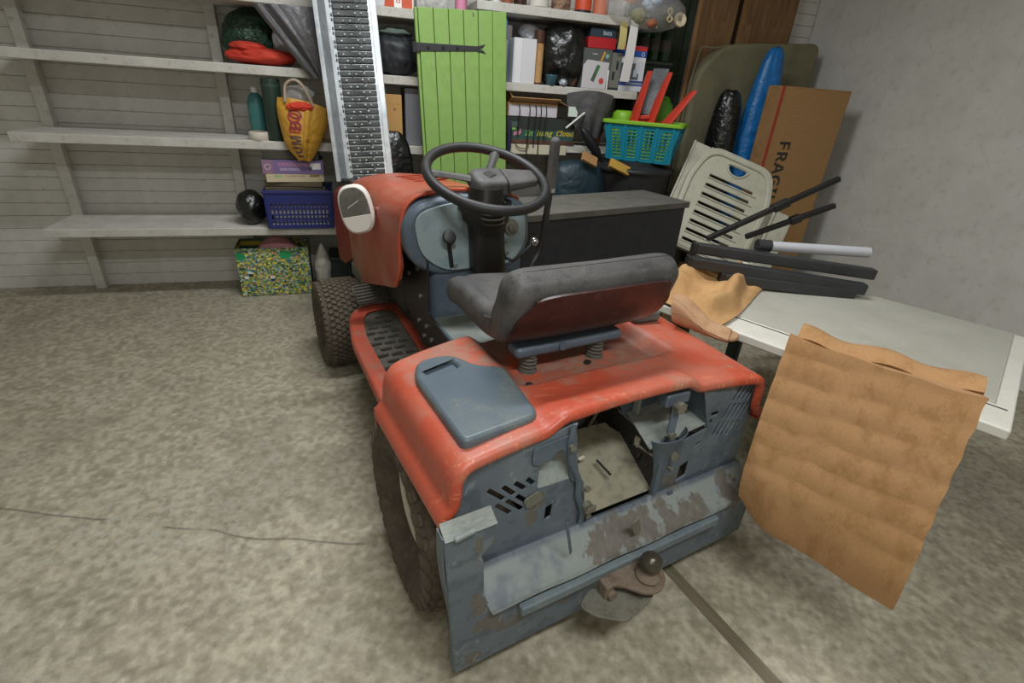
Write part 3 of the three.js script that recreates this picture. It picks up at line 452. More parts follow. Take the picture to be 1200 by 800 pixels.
{ // footplate, console, dashboard
  P('foot_plate', at(rb(.30, .012, .32, .004), -.03, .488, -.70), M.blueDusty, T);
  P('foot_plate_edge', at(rb(.012, .05, .32, .004), -.185, .475, -.70), M.blue, T);
  const con = [];
  con.push(rb(.335, .26, .20, .03, 3).translate(-.015, .575, -.96));
  P('console', con, M.blue, T, 'slate blue steering console');
  // left side plate (in z,y) with bolts
  const sideP = plate(rpoly([[1.10, .70], [1.11, .48], [.90, .385], [.82, .40], [.665, .505], [.84, .52], [.845, .70]], .01), .006); sideP.rotateY(Math.PI / 2); sideP.translate(-.196, 0, 0);
  const sd = P('side_plate', sideP, M.blackPlastic, T, 'black side plate with pale bolt heads');
  for (const [z, y] of [[-.93, .645], [-.845, .475], [-.80, .445], [-.87, .43], [-.92, .465], [-.77, .42], [-1.02, .60], [-.9, .56]]) P('bolt', at(cyl(.0085, .0075, .008, 8), -.206, y, z, 0, 0, Math.PI / 2), M.bolt, sd);
  // dashboard: dark surround with pale face, leaning forward
  const surround = rpoly([[-.268, .74, .04], [-.235, .675, .05], [-.165, .640, .05], [.118, .645, .07], [.165, .72, .06], [.155, .845, .06], [.08, .885, .05], [-.12, .892, .06], [-.235, .860, .06], [-.268, .80, .04]], .03, 6);
  const sg = new THREE.ExtrudeGeometry(shapeOf(surround), { depth: .05, bevelEnabled: true, bevelThickness: .018, bevelSize: .016, bevelOffset: -.016, bevelSegments: 5 }); sg.translate(0, 0, -.918);
  const d = P('dashboard', boxUV(sg, .5), M.blue, T, 'rounded slate blue dashboard');
  const face = rpoly([[-.222, .715, .08], [-.145, .658, .06], [.095, .660, .05], [.142, .73, .05], [.136, .83, .06], [.06, .870, .05], [-.12, .872, .06], [-.246, .84, .06]], .03, 8);
  P('dash_face', at(plate(face, .008, [], .002), 0, 0, -.842), M.dashFace, d, 'pale dusty instrument face');
  P('key_switch', [at(cyl(.024, .026, .010, 24), .082, .786, -.836, Math.PI / 2), at(cyl(.013, .015, .012, 18), .082, .786, -.828, Math.PI / 2), at(rb(.004, .018, .008, .001), .082, .786, -.822)], M.oldSteel, d);
  P('throttle_slot', at(rb(.014, .095, .004, .002), -.128, .715, -.840, 0, 0, .14), M.blackPlastic, d);
  P('throttle_knob', [at(lathe([[0, -.006], [.017, -.006], [.022, 0], [.017, .006], [0, .006]], 20), -.138, .772, -.822, 1.1, 0, 0), rod([-.137, .768, -.826], [-.130, .725, -.836], .005)], M.blackPlastic, d);
  for (const [x, y] of [[-.108, .674], [.055, .674], [-.115, .74], [.062, .735], [.075, .70]]) P('screw', at(cyl(.006, .005, .004, 8), x, y, -.838, Math.PI / 2), M.oldSteel, d);
  P('cruise_lever', tube([[.018, .838, -.806], [.036, .76, -.812], [.052, .697, -.815], [.066, .688, -.812], [.078, .686, -.80], [.105, .712, -.79], [.138, .742, -.785]], .0055, 40, 8), M.blackPlastic, d);
  P('lever_knob', at(new THREE.SphereGeometry(.014, 16, 12), .142, .748, -.785), M.chrome, d);
  // steering column with boot, wheel
  const boot = boxUV(grid(32, 20, (u, v) => { const a = u * Math.PI * 2, y = .655 + v * .22, w = .054 + .030 * sst(.55, .95, v) - .004 * Math.sin(v * 40) * sst(.6, .7, v) * (1 - sst(.9, .95, v)), ex = .5; const c = Math.cos(a), s = Math.sin(a); return [-.008 + Math.sign(c) * Math.pow(Math.abs(c), ex) * w - .012 * v, y, -.815 + Math.sign(s) * Math.pow(Math.abs(s), ex) * (.040 - .005 * v) - .012 * v]; }), .4);
  const col = P('steering_column', boot, M.columnBlack, T, 'black steering column cover');
  for (const y of [.815, .830, .845]) P('cover_rib', tube([[-.052, y + .002, -.800], [-.04, y - .001, -.781], [-.012, y - .003, -.776], [.02, y - .001, -.781], [.034, y + .002, -.800]], .0025, 20, 6), M.dustyRubber, col);
  const C0 = V(.003, .938, -.868), tilt = .36, r = .186;
  const sw = P('steering_wheel', (() => { const g = new THREE.TorusGeometry(r, .0155, 18, 72); g.rotateX(-Math.PI / 2); return boxUV(g, .4); })(), M.blackPlastic, T, 'black three spoke steering wheel'); sw.position.copy(C0); sw.rotation.set(tilt, .0, 0, 'XYZ');
  const spoke = (ang, w) => thick(8, 14, (u, v) => { const rr = .04 + v * (r - .045), t = (u - .5) * w * (1 - .25 * Math.sin(v * Math.PI)); const x = Math.cos(ang) * rr - Math.sin(ang) * t, z = Math.sin(ang) * rr + Math.cos(ang) * t; return [x, -.012 + .010 * v + .010 * Math.cos((u - .5) * Math.PI), z]; }, .012);
  for (const a of [-1.0, -2.95]) P('spoke', boxUV(spoke(a, .036), .4), M.seat, sw);
  P('padded_spoke', boxUV(grid(24, 16, (u, v) => { const a = u * Math.PI * 2, c = Math.cos(a), s = Math.sin(a), x = .05 + v * .122, w = .050 - .016 * v, h = .020 - .006 * v, k = v > .94 ? Math.sqrt(Math.max(0, 1 - Math.pow((v - .94) / .06, 2))) : 1; return [x, -.006 + Math.sign(s) * Math.pow(Math.abs(s), .6) * h * k, .012 - .012 * v + Math.sign(c) * Math.pow(Math.abs(c), .6) * w * k]; }), .4), M.seat, sw);
  P('hub_pad', boxUV(grid(36, 14, (u, v) => { const a = u * Math.PI * 2, q = v * Math.PI / 2, c = Math.cos(a), s = Math.sin(a), k = Math.pow(Math.cos(q), .35); return [.012 + Math.sign(c) * Math.pow(Math.abs(c), .6) * .068 * k, -.03 + .042 * Math.pow(Math.sin(q), .7), .004 + Math.sign(s) * Math.pow(Math.abs(s), .6) * .054 * k]; }), .4), M.seat, sw, 'grey padded wheel hub');
  P('hub_badge', at(rb(.030, .004, .030, .002), .004, .0125, .006, 0, .5), M.blackPlastic, sw);
  P('column_collar', at(cyl(.05, .06, .05, 24), -.012, .888, -.84), M.columnBlack, col);
}
{ // lift lever with foam grip right of the dashboard
  const lv = P('lift_lever', tube([[.175, .575, -.885], [.205, .625, -.892], [.236, .668, -.90], [.246, .72, -.90], [.252, .79, -.90], [.260, .885, -.90]], .0115, 60, 10), M.blackPlastic, T, 'bent black lift lever');
  P('lever_grip', [rod([.2605, .893, -.90], [.262, 1.035, -.90], .0175, 18), at(new THREE.SphereGeometry(.0175, 16, 10), .262, 1.037, -.90)], M.seat, lv); P('grip_collar', at(cyl(.0165, .0165, .014, 18), .2603, .886, -.90), M.chrome, lv);
}
{ // bonnet with louvres, nose, mirror
  const xs = -.052, prof = (w, t, b, r) => { const pts = []; const n = 9; pts.push([-w, b]); pts.push([-w - .006, b + (t - r - b) * .5]); for (let i = 0; i <= n; i++) { const a = Math.PI - i / n * Math.PI / 2; pts.push([-w + r + Math.cos(a) * r, t - r + Math.sin(a) * r]); } pts.push([-w * .3, t + .010], [0, t + .013]); return [...pts, ...pts.slice(0, -1).reverse().map(p => [-p[0], p[1]])]; };
  const key = (tbl, z) => { let i = 0; while (i < tbl.length - 2 && z < tbl[i + 1][0]) i++; const a = tbl[i], b = tbl[i + 1], f = Math.min(1, Math.max(0, (z - a[0]) / (b[0] - a[0]))); return a.map((q, k) => q + (b[k] - q) * f); };
  //        z      w     top   bottom radius
  const tb = [[-.905, .208, .882, .665, .07], [-.92, .213, .880, .620, .075], [-.95, .214, .876, .588, .078], [-1.0, .214, .870, .560, .08], [-1.1, .213, .862, .530, .085], [-1.3, .210, .848, .465, .085], [-1.5, .206, .832, .402, .085], [-1.64, .203, .816, .352, .09], [-1.74, .198, .800, .46, .095], [-1.81, .19, .775, .575, .10], [-1.845, .165, .74, .64, .08]];
  const zs = []; for (let i = 0; i <= 60; i++) zs.push(-.905 - i / 60 * .94);
  const hood = (u, v) => { const z = zs[Math.round(v * 60)], k = key(tb, z), c = prof(k[1], k[2], k[3], k[4]), q = u * (c.length - 1), i = Math.min(c.length - 2, Math.floor(q)), f = q - i; return [xs + c[i][0] + (c[i + 1][0] - c[i][0]) * f, c[i][1] + (c[i + 1][1] - c[i][1]) * f, z]; };
  const h = P('bonnet', boxUV(thick(96, 60, hood, .004), .6), M.redHood, T, 'faded orange red bonnet');
  for (let k = 0; k < 4; k++) { // louvres pressed across the bonnet top
    const z0 = -1.43 + k * .062, x0 = -.115 + k * .004, x1 = .085 - k * .015; const y = key(tb, z0)[2] + .0115;
    P('louvre', bar([x0, y, z0], [x1, y + .001, z0 - .045], .018, .004, .0015), M.redHood, h);
    P('louvre_slot', bar([x0 + .006, y + .0005, z0 + .013], [x1 - .006, y + .0015, z0 - .032], .009, .006, .001), M.redNose, h);
  }
  P('bonnet_rim', tube([[xs - .218, .585, -.955], [xs - .217, .66, -.908], [xs - .214, .78, -.902], [xs - .185, .862, -.900], [xs - .10, .892, -.900], [xs + .1, .892, -.900], [xs + .185, .862, -.900]], .006, 60, 8), M.red, h);
  const nt = [[-1.79, .185, .755, .42, .05], [-1.9, .200, .735, .36, .05], [-2.02, .203, .712, .345, .05], [-2.09, .196, .695, .36, .06], [-2.115, .17, .66, .40, .06]];
  P('nose', boxUV(thick(72, 20, (u, v) => { const z = -1.79 - v * .325, k = key(nt, z), c = prof(k[1], k[2], k[3], k[4]), q = u * (c.length - 1), i = Math.min(c.length - 2, Math.floor(q)), f = q - i; return [xs + c[i][0] + (c[i + 1][0] - c[i][0]) * f, c[i][1] + (c[i + 1][1] - c[i][1]) * f, z]; }, .004), .6), M.redNose, T, 'darker red front grille housing');
  P('nose_cap', at(rb(.32, .02, .24, .009, 3), xs, .742, -1.965, -.13), M.blackPlastic, T);
  P('engine', [at(rb(.30, .30, .60, .03, 3), xs, .55, -1.4), at(rb(.22, .10, .95, .02), xs, .36, -1.45)], M.darkMetal, T);
  // wing mirror on a ball joint
  const mg = new THREE.Group(); const out = []; for (let i = 0; i < 40; i++) { const a = i / 40 * Math.PI * 2, c = Math.cos(a), s = Math.sin(a); out.push([Math.sign(c) * Math.pow(Math.abs(c), .75) * .056, Math.sign(s) * Math.pow(Math.abs(s), .72) * .083]); }
  const shell = new THREE.ExtrudeGeometry(shapeOf(out), { depth: .012, bevelEnabled: true, bevelThickness: .014, bevelSize: .014, bevelOffset: -.014, bevelSegments: 5 }); shell.translate(0, 0, -.026);
  const mir = P('wing_mirror', boxUV(shell, .4), plain('#d8d4ca', .5), T, 'oval white framed wing mirror'); mir.position.set(-.334, .782, -1.185); mir.rotation.set(-.05, -.42, .20, 'YXZ');
  const inn = out.map(p => [p[0] * .86, p[1] * .9]);
  P('mirror_glass', plate(inn, .003, [], .001), std({ map: blotch(0x9a9a94, [[0x7d7d79, 3, .5, .1, .8], [0xb5b3aa, 8, .6, .1, .8]], 60, 256, 8), roughness: .3, metalness: .85 }), mir, 'dusty mirror glass').position.z = .0015;
    const lowPts = inn.filter(p => p[1] < -.016).sort((a, b) => Math.atan2(a[1], a[0]) - Math.atan2(b[1], b[0]));
  P('white_film', at(plate([...lowPts.map(p => [p[0] * .99, p[1] * .99])], .002, [], .0005), 0, 0, .0040), plain('#dcd8cf', .6), mir, 'white film over the lower mirror');
  P('mirror_scratch', at(rb(.046, .003, .001, .0004), -.003, .02, .004, 0, 0, .45), M.rim, mir);
  P('mirror_arm', [rod([-.315, .775, -1.20], [-.262, .775, -1.21], .011), at(new THREE.SphereGeometry(.019, 20, 14), -.277, .776, -1.205)], M.chrome, T);
}
{ // running board, pedal
  const bx = [[-.415, .60], [-.405, 1.08], [-.375, 1.27], [-.335, 1.355], [-.27, 1.385], [-.165, 1.375], [-.14, 1.32], [-.155, .95], [-.185, .60]];
  const outer = rpoly(bx.map(p => [p[0], p[1]]), .05, 6), inner = rpoly([[-.370, .62], [-.362, 1.08], [-.338, 1.24], [-.30, 1.315], [-.19, 1.32], [-.182, 1.25], [-.195, .93], [-.225, .62]], .04, 6);
  const rg = new THREE.ExtrudeGeometry(shapeOf(outer, [inner]), { depth: .020, bevelEnabled: true, bevelThickness: .012, bevelSize: .012, bevelOffset: -.012, bevelSegments: 4 }); rg.rotateX(-Math.PI / 2); rg.translate(0, .318, 0);
  const holes = []; for (let r = 0; r < 14; r++) for (let k = 0; k < 4; k++) { const z = .66 + r * .045, x = -.350 + k * .050 + (r % 2) * .024; const lim = z > 1.2 ? -.335 + (z - 1.2) * .35 : -.356; if (x > lim && x + .04 < -.205) holes.push(rpoly([[x, z], [x + .040, z + .004], [x + .040, z + .026], [x, z + .022]], .006, 3)); }
  const mat = new THREE.ExtrudeGeometry(shapeOf(inner, holes), { depth: .008, bevelEnabled: true, bevelThickness: .002, bevelSize: .002, bevelOffset: -.002, bevelSegments: 2 }); mat.rotateX(-Math.PI / 2); mat.translate(0, .330, 0);
  const base = new THREE.ExtrudeGeometry(shapeOf(inner), { depth: .004, bevelEnabled: false }); base.rotateX(-Math.PI / 2); base.translate(0, .322, 0);
  const rbd = P('running_board', boxUV(rg, .5), M.redFoot, T, 'red running board'); P('rubber_mat', boxUV(mat, .4), M.dustyRubber, rbd, 'grey rubber mat with slotted tread'); P('mat_base', boxUV(base, .4), M.blackPlastic, rbd);
  const pg = [at(rb(.135, .018, .095, .008, 3), -.262, .405, -1.36, .55, .18)]; for (let k = 0; k < 6; k++) pg.push(at(rb(.13, .006, .007, .002, 1), -.262 + .0 * k, .416 - (k - 2.5) * .0078, -1.352 + (k - 2.5) * .0135, .55, .18));
  const pd = P('foot_pedal', pg, M.dustyRubber, T, 'ribbed rubber foot pedal'); P('pedal_arm', tube([[-.215, .42, -1.38], [-.185, .43, -1.37], [-.165, .405, -1.32], [-.160, .36, -1.25], [-.148, .35, -1.18], [-.12, .35, -1.15]], .010, 40, 8), M.blackPlastic, pd);
  P('muffler_guard', at(rb(.10, .06, .20, .008), -.21, .40, -1.62), M.oldSteel, T);
}
// ------------------------------------------------------------ shelving along the back wall
function shelfUnit(label, s0, s1, tops, posts) {
  const t = rthing('shelving_unit', label, 'shelf', [s0, 0, -2.61]);
  for (const [y, a, b] of tops) P('shelf_board', at(rb((b ?? s1) - (a ?? s0), .042, .355, .004), ((a ?? s0) + (b ?? s1)) / 2 - s0, y - .021, .1775), M.whiteWood, t);
  for (const [s, d, w] of posts) P('post', at(rb(w ?? .05, 2.05, .045, .004), s - s0, 1.025, d), M.whiteWood, t);
  return t;
}
shelfUnit('white wooden shelving unit left of the green shutter, four boards', -2.05, .06, [[.425], [.868], [1.207], [1.502]], [[-2.02, .03], [-1.2, .03], [-.255, .03], [.03, .03]]);
shelfUnit('white wooden shelving unit right of the green shutter, three boards', .09, 1.075, [[.905], [1.215], [1.575]], [[.125, .03], [1.045, .03]]);

function canvasMat(w, h, draw, rough = .6) { return std({ map: canvasTex(w, h, draw), roughness: rough }); }
function printed(w, h, d, m, front, r = .004) { // carton with a printed front sheet of real thickness
  return [at(rb(w, h, d, r), 0, h / 2, 0), (() => { const g = new THREE.BoxGeometry(w * .985, h * .985, .0015); g.translate(0, h / 2, d / 2 + .0005); return g; })()];
}
function carton(name, label, cat, srd, w, h, d, m, front, turn = 0, group) {
  const t = rthing(name, label, cat, srd, turn, group); const [b, f] = printed(w, h, d);
  P('box_body', b, m, t); if (front) P('front_print', f, front, t); return t;
}
// ---- top left board
carton('printed_carton', 'carton with red, orange and white stripes on the top left shelf', 'box', [-.318, 1.502, -2.36], .185, .26, .18, M.whiteWall, canvasMat(256, 360, (g, w, h) => { g.fillStyle = '#e2e0dc'; g.fillRect(0, 0, w, h); g.fillStyle = '#cfd2d4'; g.beginPath(); g.moveTo(0, 0); g.lineTo(w * .34, 0); g.lineTo(w * .22, h); g.lineTo(0, h); g.fill(); g.fillStyle = '#c9512f'; g.beginPath(); g.moveTo(w * .40, 0); g.lineTo(w * .5, 0); g.lineTo(w * .5, h); g.lineTo(w * .22, h); g.fill(); g.fillStyle = '#f0eeea'; g.fillRect(w * .48, 0, w * .2, h); g.fillStyle = '#cf5a3a'; g.fillRect(w * .68, 0, w * .28, h); g.fillStyle = '#b8432c'; g.font = 'bold 40px sans-serif'; g.fillText('ci', w * .53, h * .93); }));
{ const t = rthing('storage_tub', 'clear plastic tub of crumpled paper behind the shutter top', 'tub', [-.115, 1.502, -2.37]); P('tub_wall', [at(rb(.19, .15, .003, .001), 0, .075, .09), at(rb(.19, .15, .003, .001), 0, .075, -.09), at(rb(.003, .15, .18, .001), -.094, .075, 0), at(rb(.003, .15, .18, .001), .094, .075, 0), at(rb(.19, .003, .18, .001), 0, .0015, 0)], M.clear, t);
  const p = rthing('crumpled_paper', 'crumpled white paper inside the clear plastic tub', 'paper', [-.10, 1.506, -2.36]); P('sheet', blob(.062, .05, .06, .5, 2.5, 12), plain('#e4e4e2', .8), p); }
{ const t = rthing('pink_bottle', 'pink plastic bottle standing right of the clear tub', 'bottle', [.015, 1.502, -2.30]); P('bottle_body', lathe([[0, 0], [.027, 0], [.029, .006], [.029, .15], [.02, .18], [.012, .19], [0, .19]]), plain('#d88aa6', .4), t); P('bottle_cap', at(cyl(.013, .013, .03), 0, .205, 0), plain('#e8e4e2', .5), t); }
// ---- second board left
{ const t = rthing('folded_cloth', 'red cloth heaped on the shelf at the left edge', 'cloth', [-.965, 1.207, -2.36]); P('fold', [blob(.155, .040, .09, .35, 2.2, 21, { ridge: .35 }), at(blob(.08, .025, .06, .4, 2.6, 24), -.05, .05, .01)], std({ map: blotch(0xb8301f, [[0xd04a34, 6, .5, .2, .8]], 71), roughness: .8 }), t); }
{ const t = rthing('plastic_sack', 'dark green plastic sack crumpled behind the red cloth', 'bag', [-1.02, 1.207, -2.47]); P('sack_body', blob(.13, .125, .09, .4, 2.2, 31), phy({ color: '#1c3a2a', roughness: .4, bumpMap: rptd(crumpleBump, 2), bumpScale: .008 }), t); }
{ const t = rthing('paper_bag', 'pale grey crumpled bag beside the red cloth', 'bag', [-.86, 1.207, -2.42]); P('bag_body', blob(.055, .10, .05, .45, 2.2, 33), plain('#8f8f92', .6), t); }
{ // large grey sheet bag sagging from the upper board down over the lower one
  const t = rthing('grey_plastic_bag', 'large smooth grey plastic bag sagging down over the upper left shelf', 'bag', [0, 0, 0]);
  const fn = (u, v) => { const L = [-.935 + .235 * v + .02 * Math.sin(v * 3), 1.455 - .29 * v], Rr = [-.672 + .012 * Math.sin(v * 2.6), 1.462 - .245 * v]; const q = u, s = L[0] + (Rr[0] - L[0]) * q, y = L[1] + (Rr[1] - L[1]) * q - .01 * Math.sin(q * 3.1) * v; const b = .040 * Math.sin(Math.min(1, u * 1.02) * Math.PI) * Math.pow(Math.sin((v * .75 + .2) * Math.PI), .8) + .014 * Math.exp(-Math.pow((u - .22) / .06, 2)) + .010 * Math.exp(-Math.pow((u - .62 - v * .1) / .10, 2)) * v; return [s, y, -2.225 + b + .006 * (fbm(u * 5, v * 5, 41, 3) - .5)]; };
  const g = thick(40, 40, fn, .004); P('bag_front', g, M.greyBag, t);
  const g2 = thick(6, 30, (u, v) => [-.955 + .22 * v + u * .05, 1.452 - .285 * v, -2.232 + .018 * Math.sin(u * Math.PI) + .004], .003); P('bag_edge', g2, M.greyBag, t);
}
{ const t = rthing('sealant_tube', 'white sealant cartridge with a pointed nozzle by the grey bag', 'tube', [-.638, 1.207, -2.285]); P('tube_body', lathe([[0, 0], [.014, 0], [.014, .03], [.005, .032], [.005, .034]], 18), plain('#d9d6cc', .5), t); P('nozzle', lathe([[.009, .032], [.006, .045], [.002, .075], [0, .076]], 16), plain('#c7c7c7', .5), t); }
{ const t = rthing('dark_tarpaulin', 'folded black tarpaulin on the shelf between ramp and shutter', 'tarpaulin', [-.315, 1.207, -2.36]); P('fold', [blob(.12, .098, .095, .34, 2.2, 44, { ridge: .45, sq: .8 })], std({ map: blotch(0x25282b, [[0x33373a, 5, .5, .2, .7]], 93), roughness: .5 }), t); }
{ const t = rthing('grey_cloth', 'grey green rag lying over the folded black tarpaulin', 'cloth', [-.315, 1.372, -2.36]); P('rag', blob(.085, .028, .07, .5, 2.4, 46), plain('#5d6a62', .9), t); }
// ---- third board left
{ const t = rthing('green_tube', 'dark green plastic tube standing on the lower left shelf', 'tube', [-.935, .868, -2.30]); P('tube_body', lathe([[0, 0], [.043, 0], [.044, .28], [.040, .285], [.038, .28], [.037, .01]], 32), plain('#26382d', .4), t); P('tube_band', at(cyl(.0448, .0448, .012, 32), 0, .255, 0), plain('#31463a', .5), t); }
{ const t = rthing('tape_roll', 'off white roll of tape at the left shelf edge', 'tape', [-1.02, .868, -2.30]); P('roll', lathe([[.030, 0], [.048, 0], [.048, .04], [.030, .04], [.030, 0]], 30), plain('#c9c3b2', .6), t); P('core', lathe([[.028, .001], [.030, .001], [.030, .039], [.028, .039], [.028, .001]], 30), M.card, t); }
{ const t = rthing('teal_bottle', 'teal plastic bottle behind the roll of tape', 'bottle', [-1.03, .868, -2.42]); P('bottle_body', lathe([[0, 0], [.04, 0], [.042, .01], [.042, .17], [.03, .2], [.015, .215], [0, .215]]), plain('#3f7a78', .4), t); P('bottle_cap', at(cyl(.016, .016, .025), 0, .227, 0), plain('#d8d8d2', .5), t); }
{ // yellow carrier bag
  const t = rthing('carrier_bag', 'yellow carrier bag with grey and red lettering hanging over the shelf edge', 'bag', [0, 0, 0]);
  const bm = std({ map: canvasTex(512, 768, (g, w, h) => { g.fillStyle = '#c49436'; g.fillRect(0, 0, w, h); for (let i = 0; i < 900; i++) { g.fillStyle = i % 2 ? 'rgba(214,160,52,.25)' : 'rgba(170,116,24,.2)'; const a = (i * 7919) % w, b = (i * 104729) % h; g.fillRect(a, b, 26, 9); } g.save(); g.translate(w * .50, h * .97); g.rotate(-Math.PI / 2); g.font = 'bold 190px sans-serif'; g.scale(.86, 1); g.fillStyle = '#a5402f'; g.fillText('JUMBO', 10, -16); g.fillStyle = '#55544c'; g.fillText('JUM', 0, 0); g.fillStyle = '#8e3a3c'; g.fillText('BO', 425, 0); g.restore(); }), roughness: .5, bumpMap: rptd(crumpleBump, 1), bumpScale: .004 });
  const prof = v => [[-.905, 1.065], [-.900, .96], [-.885, .88], [-.855, .815], [-.808, .772]][0];
  const Lc = new THREE.CatmullRomCurve3([V(-.900, 1.075, 0), V(-.908, 1.02, 0), V(-.900, .92, 0), V(-.885, .85, 0), V(-.835, .782, 0)]), Rc = new THREE.CatmullRomCurve3([V(-.672, 1.035, 0), V(-.680, .97, 0), V(-.710, .90, 0), V(-.740, .84, 0), V(-.785, .775, 0)]);
  P('bag_body', thick(36, 44, (u, v) => { const a = Lc.getPoint(v), b = Rc.getPoint(v), bul = Math.sin(u * Math.PI); return [a.x + (b.x - a.x) * u, a.y + (b.y - a.y) * u + .012 * bul, -2.222 + .055 * Math.pow(bul, .7) * Math.sin((.12 + v * .8) * Math.PI) + .010 * (fbm(u * 6, v * 6, 52, 3) - .5) + .012 * Math.exp(-Math.pow((u - .62) / .05, 2))]; }, .003, (u, v) => [u, 1 - v]), bm, t);
  P('bag_back', thick(10, 10, (u, v) => { const a = Lc.getPoint(v), b = Rc.getPoint(v); return [a.x + (b.x - a.x) * u, a.y + (b.y - a.y) * u, -2.232]; }, .002), bm, t);
  for (const z of [-2.228, -2.19]) P('handle', tube([[-.865, 1.06, z], [-.855, 1.13, z], [-.81, 1.155, z + .01], [-.77, 1.12, z + .01], [-.74, 1.045, z]], .007, 24, 8), plain('#a99a86', .6), t);
  const r = rthing('red_garment', 'bright red cloth showing in the mouth of the yellow bag', 'cloth', [-.80, 1.018, -2.185]); P('cloth_fold', blob(.06, .022, .022, .5, 2.5, 55), plain('#cc3a22', .8), r);
  const c = rthing('clear_wrap', 'clear crumpled plastic wrap above the yellow bag', 'wrapping', [-.80, 1.055, -2.225]); P('film', blob(.07, .04, .02, .5, 3, 57), M.clear, c);
}
carton('brown_carton', 'brown carton with small print behind the yellow bag', 'box', [-.655, .868, -2.38], .12, .165, .16, M.card, canvasMat(128, 160, (g, w, h) => { g.fillStyle = '#8d6b4c'; g.fillRect(0, 0, w, h); g.fillStyle = '#b9a68c'; g.fillRect(8, 86, 96, 56); g.fillStyle = '#6d4a34'; for (let i = 0; i < 3; i++) g.fillRect(70, 94 + i * 16, 26, 8); }));
carton('kraft_carton', 'tall yellowish cardboard carton right of the metal ramp', 'box', [-.365, .868, -2.36], .13, .25, .18, M.cardPale, canvasMat(128, 256, (g, w, h) => { g.fillStyle = '#b88e52'; g.fillRect(0, 0, w, h); g.fillStyle = '#a47a42'; g.fillRect(0, 44, w, 3); g.fillStyle = '#9c5a3a'; g.fillRect(84, 66, 14, 12); }));
carton('grey_case', 'flat grey plastic case standing beside the kraft carton', 'case', [-.238, .868, -2.42], .085, .285, .25, plain('#74777c', .5), null);
{ const t = rthing('refuse_sack', 'full black refuse sack between the ramp and the green shutter', 'bag', [-.362, 0, -2.185]); P('sack_body', blob(.115, .475, .058, .16, 2.2, 61, { ridge: .3, sq: .6 }), M.blackBag, t); }
// ---- bottom board left: blue crate, boxes stacked in it
{ const t = rthing('blue_crate', 'blue plastic crate with slotted front on the lowest left shelf', 'crate', [-.868, .425, -2.36], .03);
  const w = .335, h = .195, d = .26, bm = plain('#232b69', .45), holes = (n, W) => { const hs = []; for (let r = 0; r < 4; r++) for (let k = 0; k < n; k++) { const x = -W / 2 + .03 + k * (W - .06) / (n - 1); hs.push(rpoly([[x - .0055, .022 + r * .030], [x + .0055, .022 + r * .030], [x + .0055, .044 + r * .030], [x - .0055, .044 + r * .030]], .002, 2)); } return hs; };
  const f = plate([[-w / 2, 0], [w / 2, 0], [w / 2 + .004, h], [-w / 2 - .004, h]], .006, holes(15, w), .001);
  P('crate_side', at(f, 0, 0, d / 2), bm, t); P('crate_side', at(f, 0, 0, -d / 2 + .006), bm, t);
  const e = plate([[-d / 2, 0], [d / 2, 0], [d / 2, h], [-d / 2, h]], .006, holes(11, d), .001); P('crate_end', at(e, -w / 2, 0, 0, 0, -Math.PI / 2), bm, t); P('crate_end', at(e, w / 2, 0, 0, 0, Math.PI / 2), bm, t);
  P('crate_base', at(rb(w, .006, d, .002), 0, .003, 0), bm, t); P('crate_rim', [at(rb(w + .016, .018, .012, .004), 0, h, d / 2), at(rb(w + .016, .018, .012, .004), 0, h, -d / 2), at(rb(.012, .018, d, .004), -w / 2, h, 0), at(rb(.012, .018, d, .004), w / 2, h, 0)], bm, t);
  const m = rthing('magazine_pile', 'pale magazines packed inside the blue crate', 'magazines', [-.868, .432, -2.36], .03); for (let k = 0; k < 7; k++) P('magazine', at(rb(.30 - (k % 3) * .012, .020, .225, .003), (k % 2) * .006, .011 + k * .0235, .006 - (k % 3) * .005), plain(['#b9b7b2', '#8d8ca0', '#c9c6bd'][k % 3], .6), m); }
{ const spec = [['storage_folder', 'dusty brown folder lowest in the stack above the blue crate', 'folder', .618, .026, .30, .2, 0x4b4030, null, .05], ['storage_folder', 'olive brown folder second from below above the blue crate', 'folder', .6455, .024, .285, .2, 0x5b4f38, null, -.02], ['game_box', 'cream board game box with brown lettering above the blue crate', 'box', .671, .040, .285, .2, 0xb9ab91, (g, w, h) => { g.fillStyle = '#c2b495'; g.fillRect(0, 0, w, h); g.fillStyle = '#8fae76'; g.fillRect(70, 14, 70, 40); g.fillStyle = '#8a6d45'; g.font = 'bold 36px serif'; g.fillText('CARROMS', 160, 46); g.fillRect(380, 16, 90, 34); }, .12],
  ['game_box', 'purple and pink game box on top of the cream one', 'box', .712, .068, .30, .2, 0x6d5a86, (g, w, h) => { g.fillStyle = '#75628f'; g.fillRect(0, 0, w, h); g.fillStyle = '#8a6a80'; g.fillRect(0, 0, 90, h); g.strokeStyle = '#c9b9c4'; g.lineWidth = 6; g.beginPath(); g.arc(44, h / 2, 24, 0, 7); g.stroke(); g.fillStyle = '#c07f94'; g.font = 'bold 44px sans-serif'; g.fillText('CROSSWORD', 130, 56); g.fillStyle = '#c3b0b8'; g.font = 'bold 34px sans-serif'; g.fillText('SENTENCE', 140, 98); g.fillStyle = '#dcd8d2'; g.fillRect(400, 24, 90, 60); g.fillStyle = '#4d4762'; g.fillRect(385, 62, 30, 40); }, .06],
  ['dark_case', 'dark green grey flat case on top of the box stack', 'case', .781, .045, .27, .19, 0x34362c, null, .02]];
  for (const [n, l, c, y, h, w, d, col, draw, turn] of spec) carton(n, l, c, [-.878, y, -2.345], w, h, d, std({ map: blotch(col, [[col === 0xb9ab91 ? 0xa39678 : 0x55503f, 8, .55, .15, .6]], 70), roughness: .7 }), draw ? canvasMat(512, 128, draw) : null, turn); }
